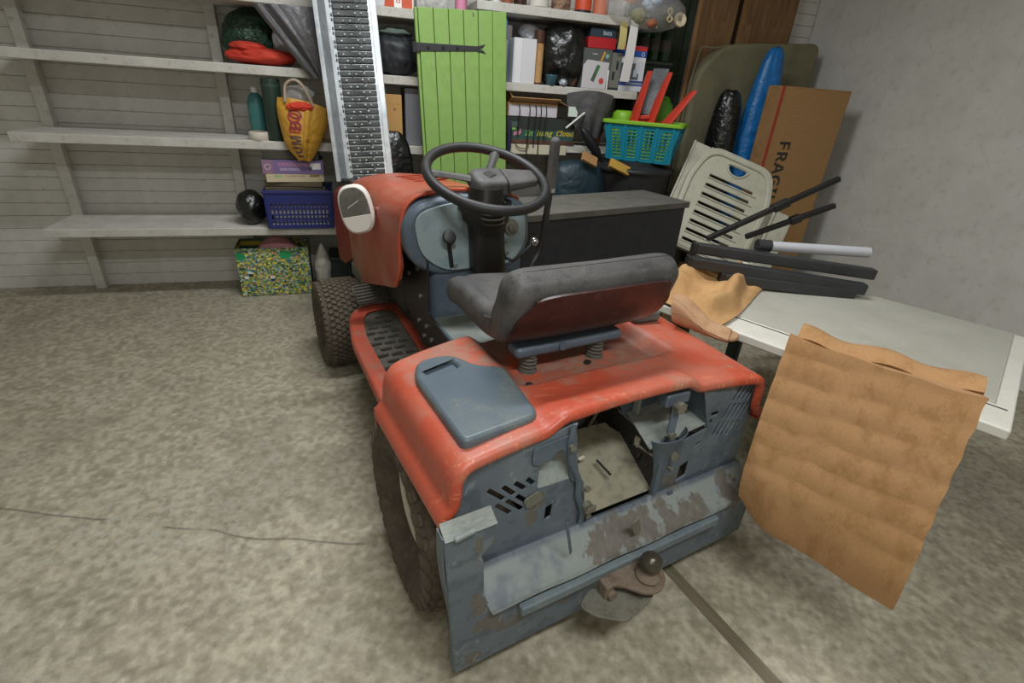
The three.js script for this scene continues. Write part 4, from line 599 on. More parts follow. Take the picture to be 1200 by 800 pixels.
{ const t = rthing('dark_bag', 'small black bag at the left of the blue crate', 'bag', [-1.12, .425, -2.36]); P('bag_body', blob(.075, .09, .09, .3, 2.2, 66), M.blackBag, t); }
// ---- below the lowest board
{ const t = rthing('shopping_bag', 'shopping bag printed with green and yellow flowers on the floor under the shelf', 'bag', [-1.055, 0, -2.44], .03);
  const fm = canvasMat(512, 512, (g, w, h) => { const r = rng(5); g.fillStyle = '#4e6d52'; g.fillRect(0, 0, w, h); const C = ['#5f8a5c', '#93a83e', '#c9b73f', '#3f6b7c', '#7fa3a6', '#2f4a33', '#b9c9b4', '#c98a4a', '#e0d24e']; for (let i = 0; i < 2600; i++) { g.fillStyle = C[r() * C.length | 0]; g.beginPath(); g.arc(r() * w, r() * h, 3 + r() * 8, 0, 7); g.fill(); } g.fillStyle = '#1d9155'; g.beginPath(); g.arc(w * .68, h * .14, 44, 0, 7); g.fill(); g.beginPath(); g.arc(w * .05, h * .17, 40, 0, 7); g.fill(); g.fillStyle = '#dfe7e6'; for (const [x, y] of [[.46, .6], [.16, .5], [.1, .6]]) { g.beginPath(); g.arc(w * x, h * y, 18, 0, 7); g.fill(); } g.fillStyle = '#22343c'; for (const [x, y] of [[.46, .66], [.16, .55]]) { g.beginPath(); g.arc(w * x, h * y, 16, 0, 7); g.fill(); } });
  P('bag_front', thick(24, 20, (u, v) => [-.19 + u * .38, .005 + v * .285, .10 + .02 * Math.sin(u * Math.PI) * Math.sin(v * 2.6) + .008 * fbm(u * 5, v * 5, 71, 2)], .003), fm, t); P('bag_back', at(rb(.38, .29, .004, .001), 0, .148, -.09), fm, t); P('bag_side', at(rb(.004, .29, .19, .001), -.19, .148, .005), fm, t); P('bag_side', at(rb(.004, .29, .19, .001), .19, .148, .005), fm, t); P('bag_base', at(rb(.38, .005, .19, .001), 0, .0035, .005), fm, t);
  const k = rthing('pink_ribbons', 'pink ribbons heaped in the flowered shopping bag', 'ribbon', [-1.03, .01, -2.43]); P('ribbon', at(blob(.13, .16, .06, .25, 3, 73), 0, 0, 0), plain('#c48a8c', .7), k); }
{ const t = rthing('white_sack', 'limp white plastic bag beside the flowered shopping bag', 'bag', [-.79, 0, -2.40]); P('sack_body', blob(.05, .145, .05, .3, 2.2, 75, { pinch: .5 }), phy({ color: '#bdb9ae', roughness: .5, bumpMap: rptd(crumpleBump, 1), bumpScale: .006 }), t); }
{ const t = rthing('dark_crate', 'dark green crate in shadow under the lowest shelf', 'crate', [-.62, 0, -2.48]); P('crate_body', at(rb(.26, .20, .2, .01), 0, .10, 0), plain('#25302a', .7), t); P('crate_rim', at(rb(.275, .02, .215, .006), 0, .2, 0), plain('#2e3a33', .6), t); }

// ------------------------------------------------------------ metal ramp and green shutter
{ // perforated loading ramp standing on the nose of the tractor, leaning on the shelf
  const A = V(...R3(-.497, .728, -1.985)), B = V(...R3(-.560, 1.95, -2.20)); const t = thing('loading_ramp', 'galvanised perforated loading ramp leaning on the shelves above the bonnet', 'ramp', A.toArray());
  const up = B.clone().sub(A), L = up.length(); up.normalize(); const side = V(CW, 0, SW).applyAxisAngle(V(0, 1, 0), -.06); const nrm = side.clone().cross(up).normalize(); const sd = up.clone().cross(nrm);
  t.quaternion.setFromRotationMatrix(new THREE.Matrix4().makeBasis(sd, up, nrm));
  const W = .185, PT = .0272, n = Math.floor((L - .02) / PT);
  P('deck', plate([[-W / 2, 0], [W / 2, 0], [W / 2, L], [-W / 2, L]], .003, [], 0), M.galv, t);
  const rib = k => merge([at(rb(.158, .0235, .010, .010, 2), .002, 0, .004), at(rb(.006, .012, .006, .002, 1), -.083, k ? .004 : -.004, .003), at(rb(.008, .022, .004, .002, 1), [-.02, .03][k], .011, .006)]); const ribs = [rib(0), rib(1)];
  const dot = k => merge([[-.05, .022, .05], [-.034, -.004, .034]][k].map(x => at(new THREE.SphereGeometry(.0056, 8, 6), x, (x > 0 ? .002 : -.002), .0095))); const dots = [dot(0), dot(1)];
  for (let k = 0; k < n; k++) { const y = .016 + k * PT, q = P('tread_rib', ribs[k % 2], M.galvShade, t); q.position.set(0, y, 0); }
  const sd2 = P('bright_studs', Array.from({ length: n }, (_, k) => at(dots[k % 2], 0, .016 + k * PT, 0)), M.galv, t, 'small bright raised studs'); sd2.userData.kind = 'stuff';
  P('right_flange', at(rb(.026, L, .004, .0015), W / 2 + .012, L / 2, .002), M.galv, t, 'bright right edge strip'); P('right_rail', at(rb(.004, L, .03, .0015), W / 2 + .025, L / 2, -.014), M.galv, t);
  P('left_flange', at(rb(.016, L, .004, .0015), -W / 2 - .007, L / 2, .002), M.galv, t); const lw = P('left_rail', at(rb(.004, L, .055, .0015), 0, L / 2, 0), M.galv, t); lw.position.set(-W / 2 - .028, 0, .024); lw.rotation.y = -.62;
  P('left_lip', at(rb(.018, L, .004, .0015), -W / 2 - .052, L / 2, .047), M.galv, t);
}
{ // green board shutter
  const t = rthing('wooden_shutter', 'lime green wooden plank shutter with black strap hinge leaning on the shelves', 'shutter', [.080, .002, -2.16], .05); t.rotation.x = -.012; t.rotation.z = .05;
  const W = .075, H = 1.515; for (let k = 0; k < 6; k++) { const x = (k - 2.5) * W; P('plank', at(rb(W - .0025, H - (k % 2) * .002, .024, .004), x + (k === 5 ? -.001 : 0), H / 2, 0), M.shutter, t); }
  P('edge_batten', at(rb(.014, H - .004, .028, .003), -3 * W - .008, H / 2 + .002, -.010), M.shutter, t);
  for (const y of [.25, 1.3]) P('cross_batten', at(rb(6 * W - .03, .09, .022, .004), 0, y, -.024), M.shutter, t);
  const y = H - .165; const hp = [[-.245, -.019], [-.245, .019], [.06, .011], [.085, .015], [.108, .021], [.096, .006], [.074, 0], [.096, -.006], [.110, -.020], [.085, -.015], [.06, -.011]];
  const h = P('strap_hinge', at(plate(hp, .005, [], .001), 0, y, .0165), M.ironwork, t, 'black iron strap hinge with forked end'); for (const x of [-.185, -.11, -.038]) P('hinge_bolt', at(rb(.012, .012, .006, .002), x, y, .019), plain('#242527', .5, .4), h);
  P('hinge_eye', at(cyl(.012, .012, .045, 16), -.252, y, .008), M.ironwork, h);
  P('dark_notch', at(rb(.004, .018, .002, .0008), -.012 + 2 * W * .4, H - .02, .012), M.blackPlastic, t);
}
// ------------------------------------------------------------ right shelving unit
{ const jar = (name, label, s, d, prof, col, cap, rough = .5) => { const t = rthing(name, label, 'jar', [s, 1.575, d]); P('jar_body', lathe(prof, 28), typeof col === 'string' ? plain(col, rough) : col, t); if (cap) { const k = P('jar_lid', at(cyl(cap[0], cap[0], cap[1], 24), 0, cap[2], 0), plain(cap[3], .5), t); } return t; };
  const J = (r, h) => [[0, 0], [r * .94, 0], [r, .006], [r, h * .9], [r * .8, h], [0, h]];
  jar('brown_jar', 'brown glass jar leftmost on the top right shelf', .135, -2.31, J(.034, .13), plain('#4d2c1c', .2), [.03, .02, .14, '#b9a27c']);
  jar('white_tin', 'small white tin between two brown jars on the top right shelf', .20, -2.31, J(.022, .12), '#d9d6cd', [.02, .01, .125, '#c9c6bd']);
  jar('clay_jar', 'reddish clay jar beside the small white tin', .262, -2.31, J(.03, .12), '#8a5236', [.025, .015, .127, '#6a3c28']);
  jar('dark_jar', 'dark brown jar in the middle of the top right shelf', .335, -2.32, J(.036, .12), plain('#3b241a', .25), [.03, .018, .13, '#2a1a12']);
  jar('white_tub', 'white plastic tub with dark lid on the top right shelf', .435, -2.31, J(.052, .11), '#d3cfc4', [.05, .016, .118, '#57483a']);
  jar('wicker_pot', 'brown and white wicker pot on the top right shelf', .565, -2.32, J(.052, .12), std({ map: blotch(0x6d4a36, [[0xa38a74, 18, .5, .06, .9], [0x3b2820, 24, .6, .05, .8]], 81), roughness: .8 }), [.045, .012, .126, '#5a3c2a']);
  { const t = jar('orange_can', 'orange red can with black base on the top right shelf', .695, -2.32, J(.046, .14), '#cf5230', [.04, .016, .147, '#b5442a'], .4); P('can_base', at(cyl(.047, .047, .014, 28), 0, .007, 0), plain('#22262c', .4), t); }
  jar('salmon_pot', 'salmon pink pot at the right end of the top shelf', .795, -2.31, J(.043, .15), '#c4765a', null, .55);
}
{ // clear bag of haberdashery
  const t = rthing('clear_bag', 'large clear plastic bag of ribbons hanging over the end of the top shelf', 'bag', [1.05, 1.515, -2.27]); P('bag_film', blob(.245, .10, .13, .14, 1.6, 91, { ridge: .15 }), M.clear, t);
  const k = (n, l, c, p, g, m) => { const o = rthing(n, l, c, p); P(n === 'ribbon_spool' ? 'spool' : 'piece', g, m, o); return o; };
  k('ribbon_spool', 'cream ribbon spool with dark hole in the clear bag', 'spool', [1.235, 1.55, -2.20], lathe([[.012, -.012], [.033, -.012], [.036, -.006], [.036, .006], [.033, .012], [.012, .012], [.012, -.012]], 28).rotateX(Math.PI / 2 - .2).translate(0, .036, 0), plain('#d8c9ab', .7));
  k('paper_flower', 'pale blue paper flower in the clear bag', 'flower', [1.03, 1.60, -2.19], merge([0, 1, 2, 3, 4, 5, 6].map(i => at(blob(.03, .022, .02, .3, 2, 95 + i), Math.cos(i) * .025 * (i ? 1 : 0), .012 * i * .6 + Math.sin(i * 2) * .01, .005 * i))), plain('#b9c9de', .6));
  k('purple_ribbon', 'purple ribbon bundle at the top of the clear bag', 'ribbon', [1.13, 1.648, -2.22], blob(.07, .03, .04, .4, 2.4, 105), plain('#6d4a7a', .6));
  k('orange_ribbon', 'orange ribbon ball at the top left of the clear bag', 'ribbon', [.93, 1.63, -2.22], blob(.04, .035, .04, .3, 2.4, 106), plain('#d48a4e', .6));
  k('olive_ribbon', 'olive green ribbon bow in the middle of the clear bag', 'ribbon', [.985, 1.545, -2.22], blob(.045, .038, .04, .4, 2.4, 107), plain('#8b8c52', .7));
  k('twine_loop', 'looped cream twine inside the clear bag', 'twine', [1.14, 1.56, -2.16], merge([tube([[0, .07, 0], [-.014, .055, .004], [0, .035, 0], [.018, .02, .004], [.006, .004, 0], [-.012, .018, .004], [0, .035, .006], [.012, .052, 0]], .0045, 40, 6, true)]), plain('#cfb98f', .8));
  k('rust_ribbon', 'rust brown ribbon at the bottom of the clear bag', 'ribbon', [1.045, 1.53, -2.17], blob(.03, .022, .02, .4, 2.4, 108), plain('#9a5a3c', .7));
}
{ const t = rthing('white_strap', 'long white webbing strap hanging in front of the blue box', 'strap', [.955, 1.262, -2.215]); P('webbing', thick(6, 24, (u, v) => [(u - .5) * .058 * (1 - .2 * v) + .012 * v, v * .32, .01 * Math.sin(v * 3) + (v > .93 ? -(v - .93) * .5 : 0)], .003), plain('#dcdbd8', .8), t);
  const y = rthing('yellow_paper', 'strip of pale yellow paper left of the white strap', 'paper', [.915, 1.42, -2.235]); P('paper_strip', thick(4, 8, (u, v) => [(u - .5) * .045, v * .13, .006 * Math.sin(v * 4)], .001), plain('#c7b878', .8), y); }
carton('blue_carton', 'light blue carton showing behind the top right of the shutter', 'box', [.190, 1.215, -2.37], .15, .30, .15, plain('#3a9ac9', .5), null);
{ const t = rthing('paper_roll', 'pale pink white paper roll right of the light blue carton', 'roll', [.305, 1.215, -2.43]); P('roll_body', lathe([[0, 0], [.026, 0], [.027, .28], [.022, .282], [.012, .26], [0, .26]], 24), plain('#d3c9cc', .8), t); }
carton('white_carton', 'plain white carton standing right of the shutter', 'box', [.363, 1.215, -2.325], .128, .215, .12, plain('#d4d3d2', .55), canvasMat(128, 200, (g, w, h) => { g.fillStyle = '#d2d2d4'; g.fillRect(0, 0, w, h); g.fillStyle = '#dedee0'; g.fillRect(10, 0, 34, h); g.fillStyle = '#c6c7ca'; g.fillRect(48, 0, 3, h); }));
{ const t = rthing('kraft_tube', 'kraft cardboard tube with brown cap beside the white carton', 'tube', [.457, 1.215, -2.315]); P('tube_body', at(cyl(.028, .028, .20, 28), 0, .10, 0), M.cardPale, t); P('tube_cap', at(cyl(.029, .0295, .062, 28), 0, .231, 0), plain('#4b2e24', .35), t); P('tube_end', at(cyl(.029, .029, .01, 28), 0, .005, 0), plain('#4b2e24', .4), t); }
{ const t = rthing('paper_wad', 'crumpled white grey paper above the kraft tube', 'paper', [.42, 1.432, -2.40]); P('wad', blob(.06, .04, .05, .5, 2.4, 111), plain('#b9bac0', .7), t); }
{ const t = rthing('bin_liner', 'big shiny black bin liner on the right shelf', 'bag', [.62, 1.215, -2.37]); P('bag_body', blob(.150, .155, .125, .2, 2.2, 113, { ridge: .45, sq: .75 }), M.blackBag, t); }
{ const t = rthing('teal_cup', 'small dark teal cup in front of the black bin liner', 'cup', [.53, 1.215, -2.272]); P('cup_body', lathe([[0, 0], [.022, 0], [.034, .05], [.032, .05], [.021, .004], [0, .004]], 24), plain('#3a5f66', .4), t); P('cup_rim', lathe([[.032, .048], [.036, .05], [.032, .053]], 24), plain('#45707a', .4), t); }
{ const t = rthing('foil_ball', 'crumpled pale foil ball at the shelf edge', 'foil', [.598, 1.215, -2.262]); P('ball', blob(.024, .02, .02, .5, 2.6, 115), plain('#aab4ba', .4, .5), t); }
{ const t = rthing('pine_cone', 'brown lump by the picture carton on the right shelf', 'ornament', [.672, 1.215, -2.30]); P('lump', blob(.022, .035, .025, .4, 3, 117), plain('#4b3426', .9), t); }
carton('tool_carton', 'carton with picture of an orange handled screwdriver on the right shelf', 'box', [.793, 1.215, -2.32], .17, .20, .12, plain('#5a5f5c', .5), canvasMat(256, 300, (g, w, h) => { g.fillStyle = '#555a56'; g.fillRect(0, 0, w, h); g.fillStyle = '#cac6c8'; g.beginPath(); g.moveTo(0, h); g.lineTo(0, h * .42); g.lineTo(w * .14, h * .28); g.lineTo(w * .95, h * .32); g.lineTo(w * .9, h); g.fill(); g.strokeStyle = '#4a5a4a'; g.lineWidth = 34; g.beginPath(); g.moveTo(w * .38, h * .82); g.lineTo(w * .56, h * .42); g.stroke(); g.strokeStyle = '#3f7a4a'; g.lineWidth = 26; g.beginPath(); g.moveTo(w * .48, h * .62); g.lineTo(w * .58, h * .4); g.stroke(); g.strokeStyle = '#d69a35'; g.lineWidth = 18; g.beginPath(); g.moveTo(w * .63, h * .30); g.lineTo(w * .74, h * .06); g.stroke(); g.fillStyle = '#c24a38'; g.beginPath(); g.arc(w * .72, h * .80, 24, 0, 7); g.fill(); g.fillStyle = '#7fb5a4'; g.beginPath(); g.arc(w * .84, h * .16, 17, 0, 7); g.fill(); g.fillStyle = '#d8d8d4'; g.fillRect(w * .3, h * .12, 44, 5); g.fillStyle = '#f2f2f0'; g.fillRect(w * .93, h * .5, 12, h * .5); }));
carton('grey_tool_case', 'narrow grey tool case between the picture carton and blue box', 'case', [.918, 1.215, -2.345], .065, .19, .14, plain('#6f7068', .5), canvasMat(64, 190, (g, w, h) => { g.fillStyle = '#75766c'; g.fillRect(0, 0, w, h); g.fillStyle = '#2b2d30'; g.fillRect(34, 40, 14, 44); g.fillRect(14, 96, 16, 44); g.fillRect(0, h - 12, w, 12); }));
carton('red_case', 'red box lying on top of the picture carton', 'box', [.82, 1.417, -2.345], .17, .055, .13, plain('#b3242a', .45), null);
carton('dark_book', 'dark teal book lying on the red box', 'book', [.82, 1.473, -2.35], .15, .042, .12, plain('#24343c', .5), canvasMat(256, 64, (g, w, h) => { g.fillStyle = '#2a3b45'; g.fillRect(0, 0, w, h); g.fillStyle = '#aebfc4'; g.font = 'bold 44px sans-serif'; g.fillText('buts', 130, 46); }));
carton('drill_carton', 'blue, white and red power tool carton at the right end of the shelf', 'box', [1.030, 1.215, -2.345], .155, .235, .13, plain('#2c4f9a', .5), canvasMat(256, 380, (g, w, h) => { g.fillStyle = '#d8dce2'; g.fillRect(0, 0, w, h); g.fillStyle = '#c9322e'; g.fillRect(0, 0, w, h * .10); g.fillStyle = '#2a55a6'; g.fillRect(0, h * .10, w, h * .14); g.fillStyle = '#e3e6ea'; g.fillRect(0, h * .24, w, h * .1); g.fillStyle = '#5e6672'; g.fillRect(0, h * .38, w * .78, h * .36); g.fillStyle = '#d5dae2'; g.fillRect(w * .60, h * .36, w * .3, h * .24); g.fillStyle = '#c6ccd4'; g.fillRect(w * .55, h * .52, 40, 60); g.fillStyle = '#2f4b93'; g.fillRect(0, h * .76, w, h * .12); g.fillStyle = '#8b95a6'; g.fillRect(w * .3, h * .80, w * .7, h * .05); g.fillStyle = '#263a6a'; for (let i = 0; i < 16; i++) g.fillRect(0, h * .4 + i * 9, 26, 4); g.strokeStyle = '#dfe3e8'; g.lineWidth = 5; g.beginPath(); g.arc(w * .86, h * .17, 15, 0, 7); g.stroke(); }));
{ // open carton, farm crate, rags below
  const t = rthing('open_carton', 'open cardboard tray with white printed side under the right shelf', 'box', [.432, 1.048, -2.40], .06); const w = .30, d = .24, h = .07, cm = M.cardPale;
  P('box_side', [at(rb(w, h, .005, .001), 0, h / 2, -d / 2), at(rb(.005, h, d, .001), -w / 2, h / 2, 0), at(rb(.005, h, d, .001), w / 2, h / 2, 0), at(rb(w, .005, d, .001), 0, .0025, 0), at(rb(w, h, .005, .001), 0, h / 2, d / 2)], cm, t);
  P('printed_side', at(rb(w - .004, h - .012, .002, .0005), 0, h / 2 - .004, d / 2 + .0035), canvasMat(512, 110, (g, W, H) => { g.fillStyle = '#cfcbd0'; g.fillRect(0, 0, W, H); g.fillStyle = '#8d8490'; for (let i = 0; i < 9; i++) g.fillRect(180 + i * 28, 22 + (i % 3) * 3, 18, 20); }), t);
  P('flap', at(rb(w, .004, .07, .001), 0, h + .012, d / 2 + .012, -.45), cm, t); P('flap', at(rb(.09, .004, d, .001), -w / 2 + .02, h + .03, 0, 0, 0, -.9), cm, t); P('flap', at(rb(.10, .004, d, .001), w / 2 + .03, h + .012, 0, 0, 0, -.4), cm, t); P('divider', at(rb(.004, .06, d, .001), .02, .035, 0, 0, .5), cm, t);
  const c = rthing('farm_crate', 'dark green crate painted with a pink hen and yellow lettering', 'crate', [.487, .905, -2.37]); P('crate_body', at(rb(.42, .138, .22, .004), 0, .071, 0), plain('#262b28', .7), c);
  P('crate_sign', (() => { const g = new THREE.BoxGeometry(.415, .115, .003); g.translate(0, .078, .1115); return g; })(), canvasMat(1024, 284, (g, W, H) => { g.fillStyle = '#2d332f'; g.fillRect(0, 0, W, H); g.fillStyle = '#33514a'; g.fillRect(0, 150, W, H - 150); g.fillStyle = '#4a5a52'; g.fillRect(60, 50, 110, 70); g.fillStyle = '#c9808c'; g.beginPath(); g.moveTo(110, 236); g.lineTo(106, 190); g.quadraticCurveTo(150, 168, 190, 170); g.lineTo(206, 130); g.lineTo(220, 170); g.quadraticCurveTo(226, 214, 180, 222); g.lineTo(150, 218); g.fill(); g.fillStyle = '#7dbb4a'; g.font = 'bold italic 100px serif'; g.fillText('Z', 270, 226); g.fillText('n', 330, 226); g.fillRect(80, 128, 60, 26); g.fillStyle = '#c6c24a'; g.font = 'bold italic 96px serif'; g.fillText('hang', 450, 222); g.fillStyle = '#d6b93c'; g.fillText('Cloud', 745, 214); }), c);
  P('crate_skid', at(rb(.43, .022, .235, .003), 0, .011, .004), plain('#5a3a2c', .7), c);
  const b = rthing('white_boards', 'two pale boards lying on edge under the farm crate', 'board', [.47, .848, -2.242]); P('board', at(rb(.36, .052, .012, .002), 0, .028, 0), std({ map: blotch(0xc9c4ac, [[0xbda878, 4, .55, .15, .8]], 82), roughness: .7 }), b);
  const gb = rthing('grey_sack', 'grey woven sack hanging below the right shelf', 'bag', [0, 0, 0]); P('sack_front', thick(26, 30, (u, v) => { const L = .615 + .11 * v * v, Rr = .905 - .05 * v; return [L + (Rr - L) * u, 1.182 - .225 * v + .02 * Math.sin(u * 3) * (1 - v), -2.225 + .05 * Math.sin(u * Math.PI) * Math.sin((v * .8 + .1) * Math.PI) + .014 * Math.sin(u * 15 + v * 3) * v]; }, .004), std({ map: blotch(0x4a4a48, [[0x5d5c5a, 5, .5, .2, .8], [0x37363a, 9, .6, .1, .7]], 83), roughness: .8 }), gb);
  const nc = rthing('note_card', 'white card with green print beside the grey sack', 'card', [.652, 1.064, -2.20]); P('card', at(rb(.056, .052, .002, .0005), 0, .026, 0, -.08), canvasMat(128, 120, (g, W, H) => { g.fillStyle = '#c9d6c9'; g.fillRect(0, 0, W, H); g.fillStyle = '#4d7a62'; g.font = 'bold 34px sans-serif'; g.fillText('PTE', 22, 46); for (let i = 0; i < 4; i++) { g.beginPath(); g.arc(30 + i * 24, 86, 13, 0, 7); g.fill(); } }), nc);
  const st = rthing('white_stick', 'white stick slanting across the grey sack', 'stick', [.655, 1.005, -2.165]); P('stick', rod([-.05, 0, 0], [.055, .085, .0], .0055), plain('#dcdcd6', .5), st);
  const um = rthing('black_umbrella', 'folded black umbrella slanting below the grey sack', 'umbrella', [.70, .84, -2.15]); P('canopy', lathe([[0, 0], [.008, .01], [.026, .06], [.030, .14], [.022, .20], [.008, .23], [0, .23]], 16).rotateZ(.72).translate(.15, -.005, 0), plain('#17181a', .5), um); P('handle', rod([.15, -.005, 0], [.19, -.05, 0], .008), plain('#0f0f10', .4), um);
  const po = rthing('clay_pot', 'terracotta plant pot behind the black umbrella', 'pot', [.862, .905, -2.33]); P('pot_body', lathe([[0, 0], [.036, 0], [.048, .075], [.053, .075], [.054, .095], [.046, .095], [.034, .006], [0, .006]], 28), plain('#a8694a', .85), po); P('pot_rim', lathe([[.0525, .074], [.056, .078], [.056, .094], [.0525, .097]], 28), plain('#b0714f', .85), po);
  const cables = [[.34, 1.05, .10], [.40, 1.05, .26, true], [.438, 1.05, .16], [.468, 1.05, .20], [.50, 1.05, .12]]; for (let i = 0; i < cables.length; i++) { const [s, y, l, plug] = cables[i]; const o = rthing('hanging_cable', ['thin black cable leftmost over the farm crate', 'black cable with a plug dangling below the farm crate', 'thin black cable just left of the lift lever', 'black cable behind the lift lever grip', 'short black cable right of the lift lever'][i], 'cable', [s, y, -2.235]); P('cord', tube([[0, .06, 0], [.004, .02, .008], [0, -l * .5, .004], [.003, -l, .002]], .0035, 24, 6), M.blackPlastic, o); if (plug) P('plug', at(rb(.022, .036, .018, .006), .003, -l - .014, .002), M.blackPlastic, o); }
  const loop = rthing('extension_lead', 'brown extension lead looped below the farm crate', 'cord', [.375, .905, -2.228]); P('lead', tube([[-.05, .03, 0], [-.04, -.008, .004], [-.01, -.022, .004], [.025, -.016, .004], [.04, .03, 0]], .003, 30, 6), plain('#6a4c28', .7), loop);
  const db = rthing('dark_glove', 'dark blue glove hanging between the shutter and the farm crate', 'glove', [.288, .835, -2.225]); P('glove', blob(.016, .095, .018, .3, 2.4, 121), plain('#23263a', .8), db);
}
{ // teal sacks and cartons behind the black chest
  const t = rthing('teal_sack', 'dark teal plastic sack slumped behind the black chest', 'bag', [.66, 0, -2.06]); P('sack_body', [blob(.185, .42, .10, .12, 2, 131, { ridge: .15, sq: .45 })], M.tealTarp, t);
  const a = rthing('cardboard_scrap', 'folded brown cardboard piece on the teal sack', 'cardboard', [.67, .835, -2.02], .3); P('sheet', at(rb(.10, .055, .02, .003), 0, .03, .05, -.5, 0, -.45), M.card, a);
  const b = rthing('yellow_scrap', 'yellowish cardboard piece under the basket', 'cardboard', [.86, .80, -2.0], .1); P('sheet', at(rb(.13, .05, .02, .003), 0, .03, .05, -.5, 0, -.42), std({ map: blotch(0xb8923a, [[0xa37e30, 5, .5, .2, .8]], 84), roughness: .8 }), b);
}
{ // black chest
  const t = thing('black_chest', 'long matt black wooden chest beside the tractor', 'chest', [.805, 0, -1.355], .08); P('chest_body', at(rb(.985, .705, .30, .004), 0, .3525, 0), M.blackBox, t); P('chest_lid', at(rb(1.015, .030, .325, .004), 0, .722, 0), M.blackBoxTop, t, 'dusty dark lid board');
  for (const [x, y] of [[.47, .66], [.425, .655], [.12, .64], [.05, .642], [-.2, .62]]) P('screw_hole', at(cyl(.0045, .0045, .002, 10), x, y, .1505, Math.PI / 2), M.blackPlastic, t);
}
{ // black bin, basket with its load
  const t = thing('black_bin', 'black plastic dustbin under the turquoise basket', 'bin', [1.47, 0, -1.86]); P('bin_body', lathe([[0, 0], [.18, 0], [.225, .78], [.235, .80], [.228, .80], [.175, .01], [0, .01]], 40), M.blackPlastic, t); P('bin_lid', lathe([[.238, .795], [.245, .81], [.235, .822], [.17, .832], [.16, .85], [0, .852]], 40), M.blackPlastic, t);
  const TU = -.90, cx = 1.50, cz = -1.84, base = .853; const b = thing('laundry_basket', 'turquoise slatted plastic basket with lime green rim', 'basket', [cx, base, cz], TU);
  const h = .205, w0 = .17, w1 = .215, d0 = .12, d1 = .155;
  const wall = (W0, W1, n) => { const o = [[-W0, 0], [W0, 0], [W1, h], [-W1, h]], hs = []; const cols = n; for (let k = 0; k < cols; k++) for (let q = 0; q < 3; q++) for (let r = 0; r < 9; r++) { const f = (k + .5) / cols * 2 - 1, x = f * (W0 + (W1 - W0) * (.1 + r * .095)) * .93 + (q - 1) * .0165, y = .026 + r * .0175; hs.push([[x - .0066, y - .0066], [x + .0066, y - .0066], [x + .0066, y + .0066], [x - .0066, y + .0066]]); } return plate(o, .003, hs, 0); };
  const F = wall(w0, w1, 4), E = wall(d0, d1, 3), tl = Math.atan((d1 - d0) / h), te = Math.atan((w1 - w0) / h);
  P('basket_side', at(F, 0, 0, d0, tl), M.turq, b); P('basket_side', at(F, 0, 0, -d0, -tl), M.turq, b);
  P('basket_end', at(at(E, 0, 0, 0, te), w0, 0, 0, 0, Math.PI / 2), M.turq, b); P('basket_end', at(at(E, 0, 0, 0, te), -w0, 0, 0, 0, -Math.PI / 2), M.turq, b);
  P('basket_base', at(rb(w0 * 2, .006, d0 * 2, .002), 0, .004, 0), M.turq, b);
  const lin = [[0, 0, d0 - .007, tl, 0, w0, w1], [0, 0, -d0 + .007, -tl, Math.PI, w0, w1]]; P('green_liner', [at(plate([[-w0 + .01, .012], [w0 - .01, .012], [w1 - .012, h - .01], [-w1 + .012, h - .01]], .002, (() => { const hs = []; for (let k = 0; k < 12; k++) for (let r = 0; r < 8; r++) { const x = -w0 + .03 + k * (w0 * 2 - .06) / 11, y = .03 + r * .02; hs.push([[x - .007, y - .006], [x + .007, y - .006], [x + .007, y + .006], [x - .007, y + .006]]); } return hs; })(), 0), 0, 0, d0 - .0055, tl)], M.lime, b, 'lime green inner mesh');
  for (const k of [-1, -.5, 0, .5, 1]) P('rib', at(rb(.020, h * .98, .006, .002), k * (w0 + w1) / 2 * .93, h / 2, (d0 + d1) / 2 + .002, tl), M.turq, b);
  const ro = rpoly([[-w1 - .012, -d1 - .012], [w1 + .012, -d1 - .012], [w1 + .012, d1 + .012], [-w1 - .012, d1 + .012]], .03, 5), ri = rpoly([[-w1 + .008, -d1 + .008], [w1 - .008, -d1 + .008], [w1 - .008, d1 - .008], [-w1 + .008, d1 - .008]], .03, 5); const rg = new THREE.ExtrudeGeometry(shapeOf(ro, [ri]), { depth: .012, bevelEnabled: true, bevelThickness: .004, bevelSize: .004, bevelOffset: -.004, bevelSegments: 3 }); rg.rotateX(-Math.PI / 2); rg.translate(0, h - .006, 0); P('basket_rim', boxUV(rg, .5), M.lime, b, 'lime green rim');
  // load: local helper in the basket's frame
  const L = (x, y, z) => { const c = Math.cos(TU), s = Math.sin(TU); return [cx + x * c + z * s, base + y, cz - x * s + z * c]; };
  const gb = thing('green_pot', 'lime green plastic pot with dark mouth in the basket', 'pot', L(-.145, .01, -.02), TU); P('pot_body', lathe([[0, 0], [.045, 0], [.066, .19], [.062, .235], [.045, .25], [.04, .243], [.04, .20], [0, .2]], 28), M.lime, gb); P('pot_mouth', at(cyl(.036, .036, .006, 24), 0, .236, 0), M.blackPlastic, gb);
  const st = thing('red_stool', 'small red plastic stool lying legs up in the basket', 'stool', L(.03, .185, .0), TU);   // upturned
  P('stool_seat', at(rb(.20, .03, .19, .012, 3), 0, .018, 0, .12, 0, -.10), M.redPlastic, st);
  const leg = (a, e, w) => { const A = V(...a), B = V(...e), n = 10; return thick(4, n, (u, v) => { const p = A.clone().lerp(B, v), q = (u - .5) * w * (1 - .45 * v); return [p.x + q * .8, p.y, p.z + q * .6 + .012 * Math.sin(u * Math.PI)]; }, .008); };
  P('leg', leg([-.10, .02, .06], [-.045, .28, .09], .075), M.redPlastic, st); P('leg', leg([-.01, .02, .05], [.06, .28, .07], .075), M.redPlastic, st); P('leg', leg([.07, .01, .02], [.20, .20, .02], .085), M.redPlastic, st); P('leg', leg([-.09, .02, -.07], [-.16, .05, -.10], .05), M.redPlastic, st);
  P('leg_link', at(rb(.085, .02, .01, .004), -.05, .05, .06, 0, 0, .1), M.redPlastic, st);
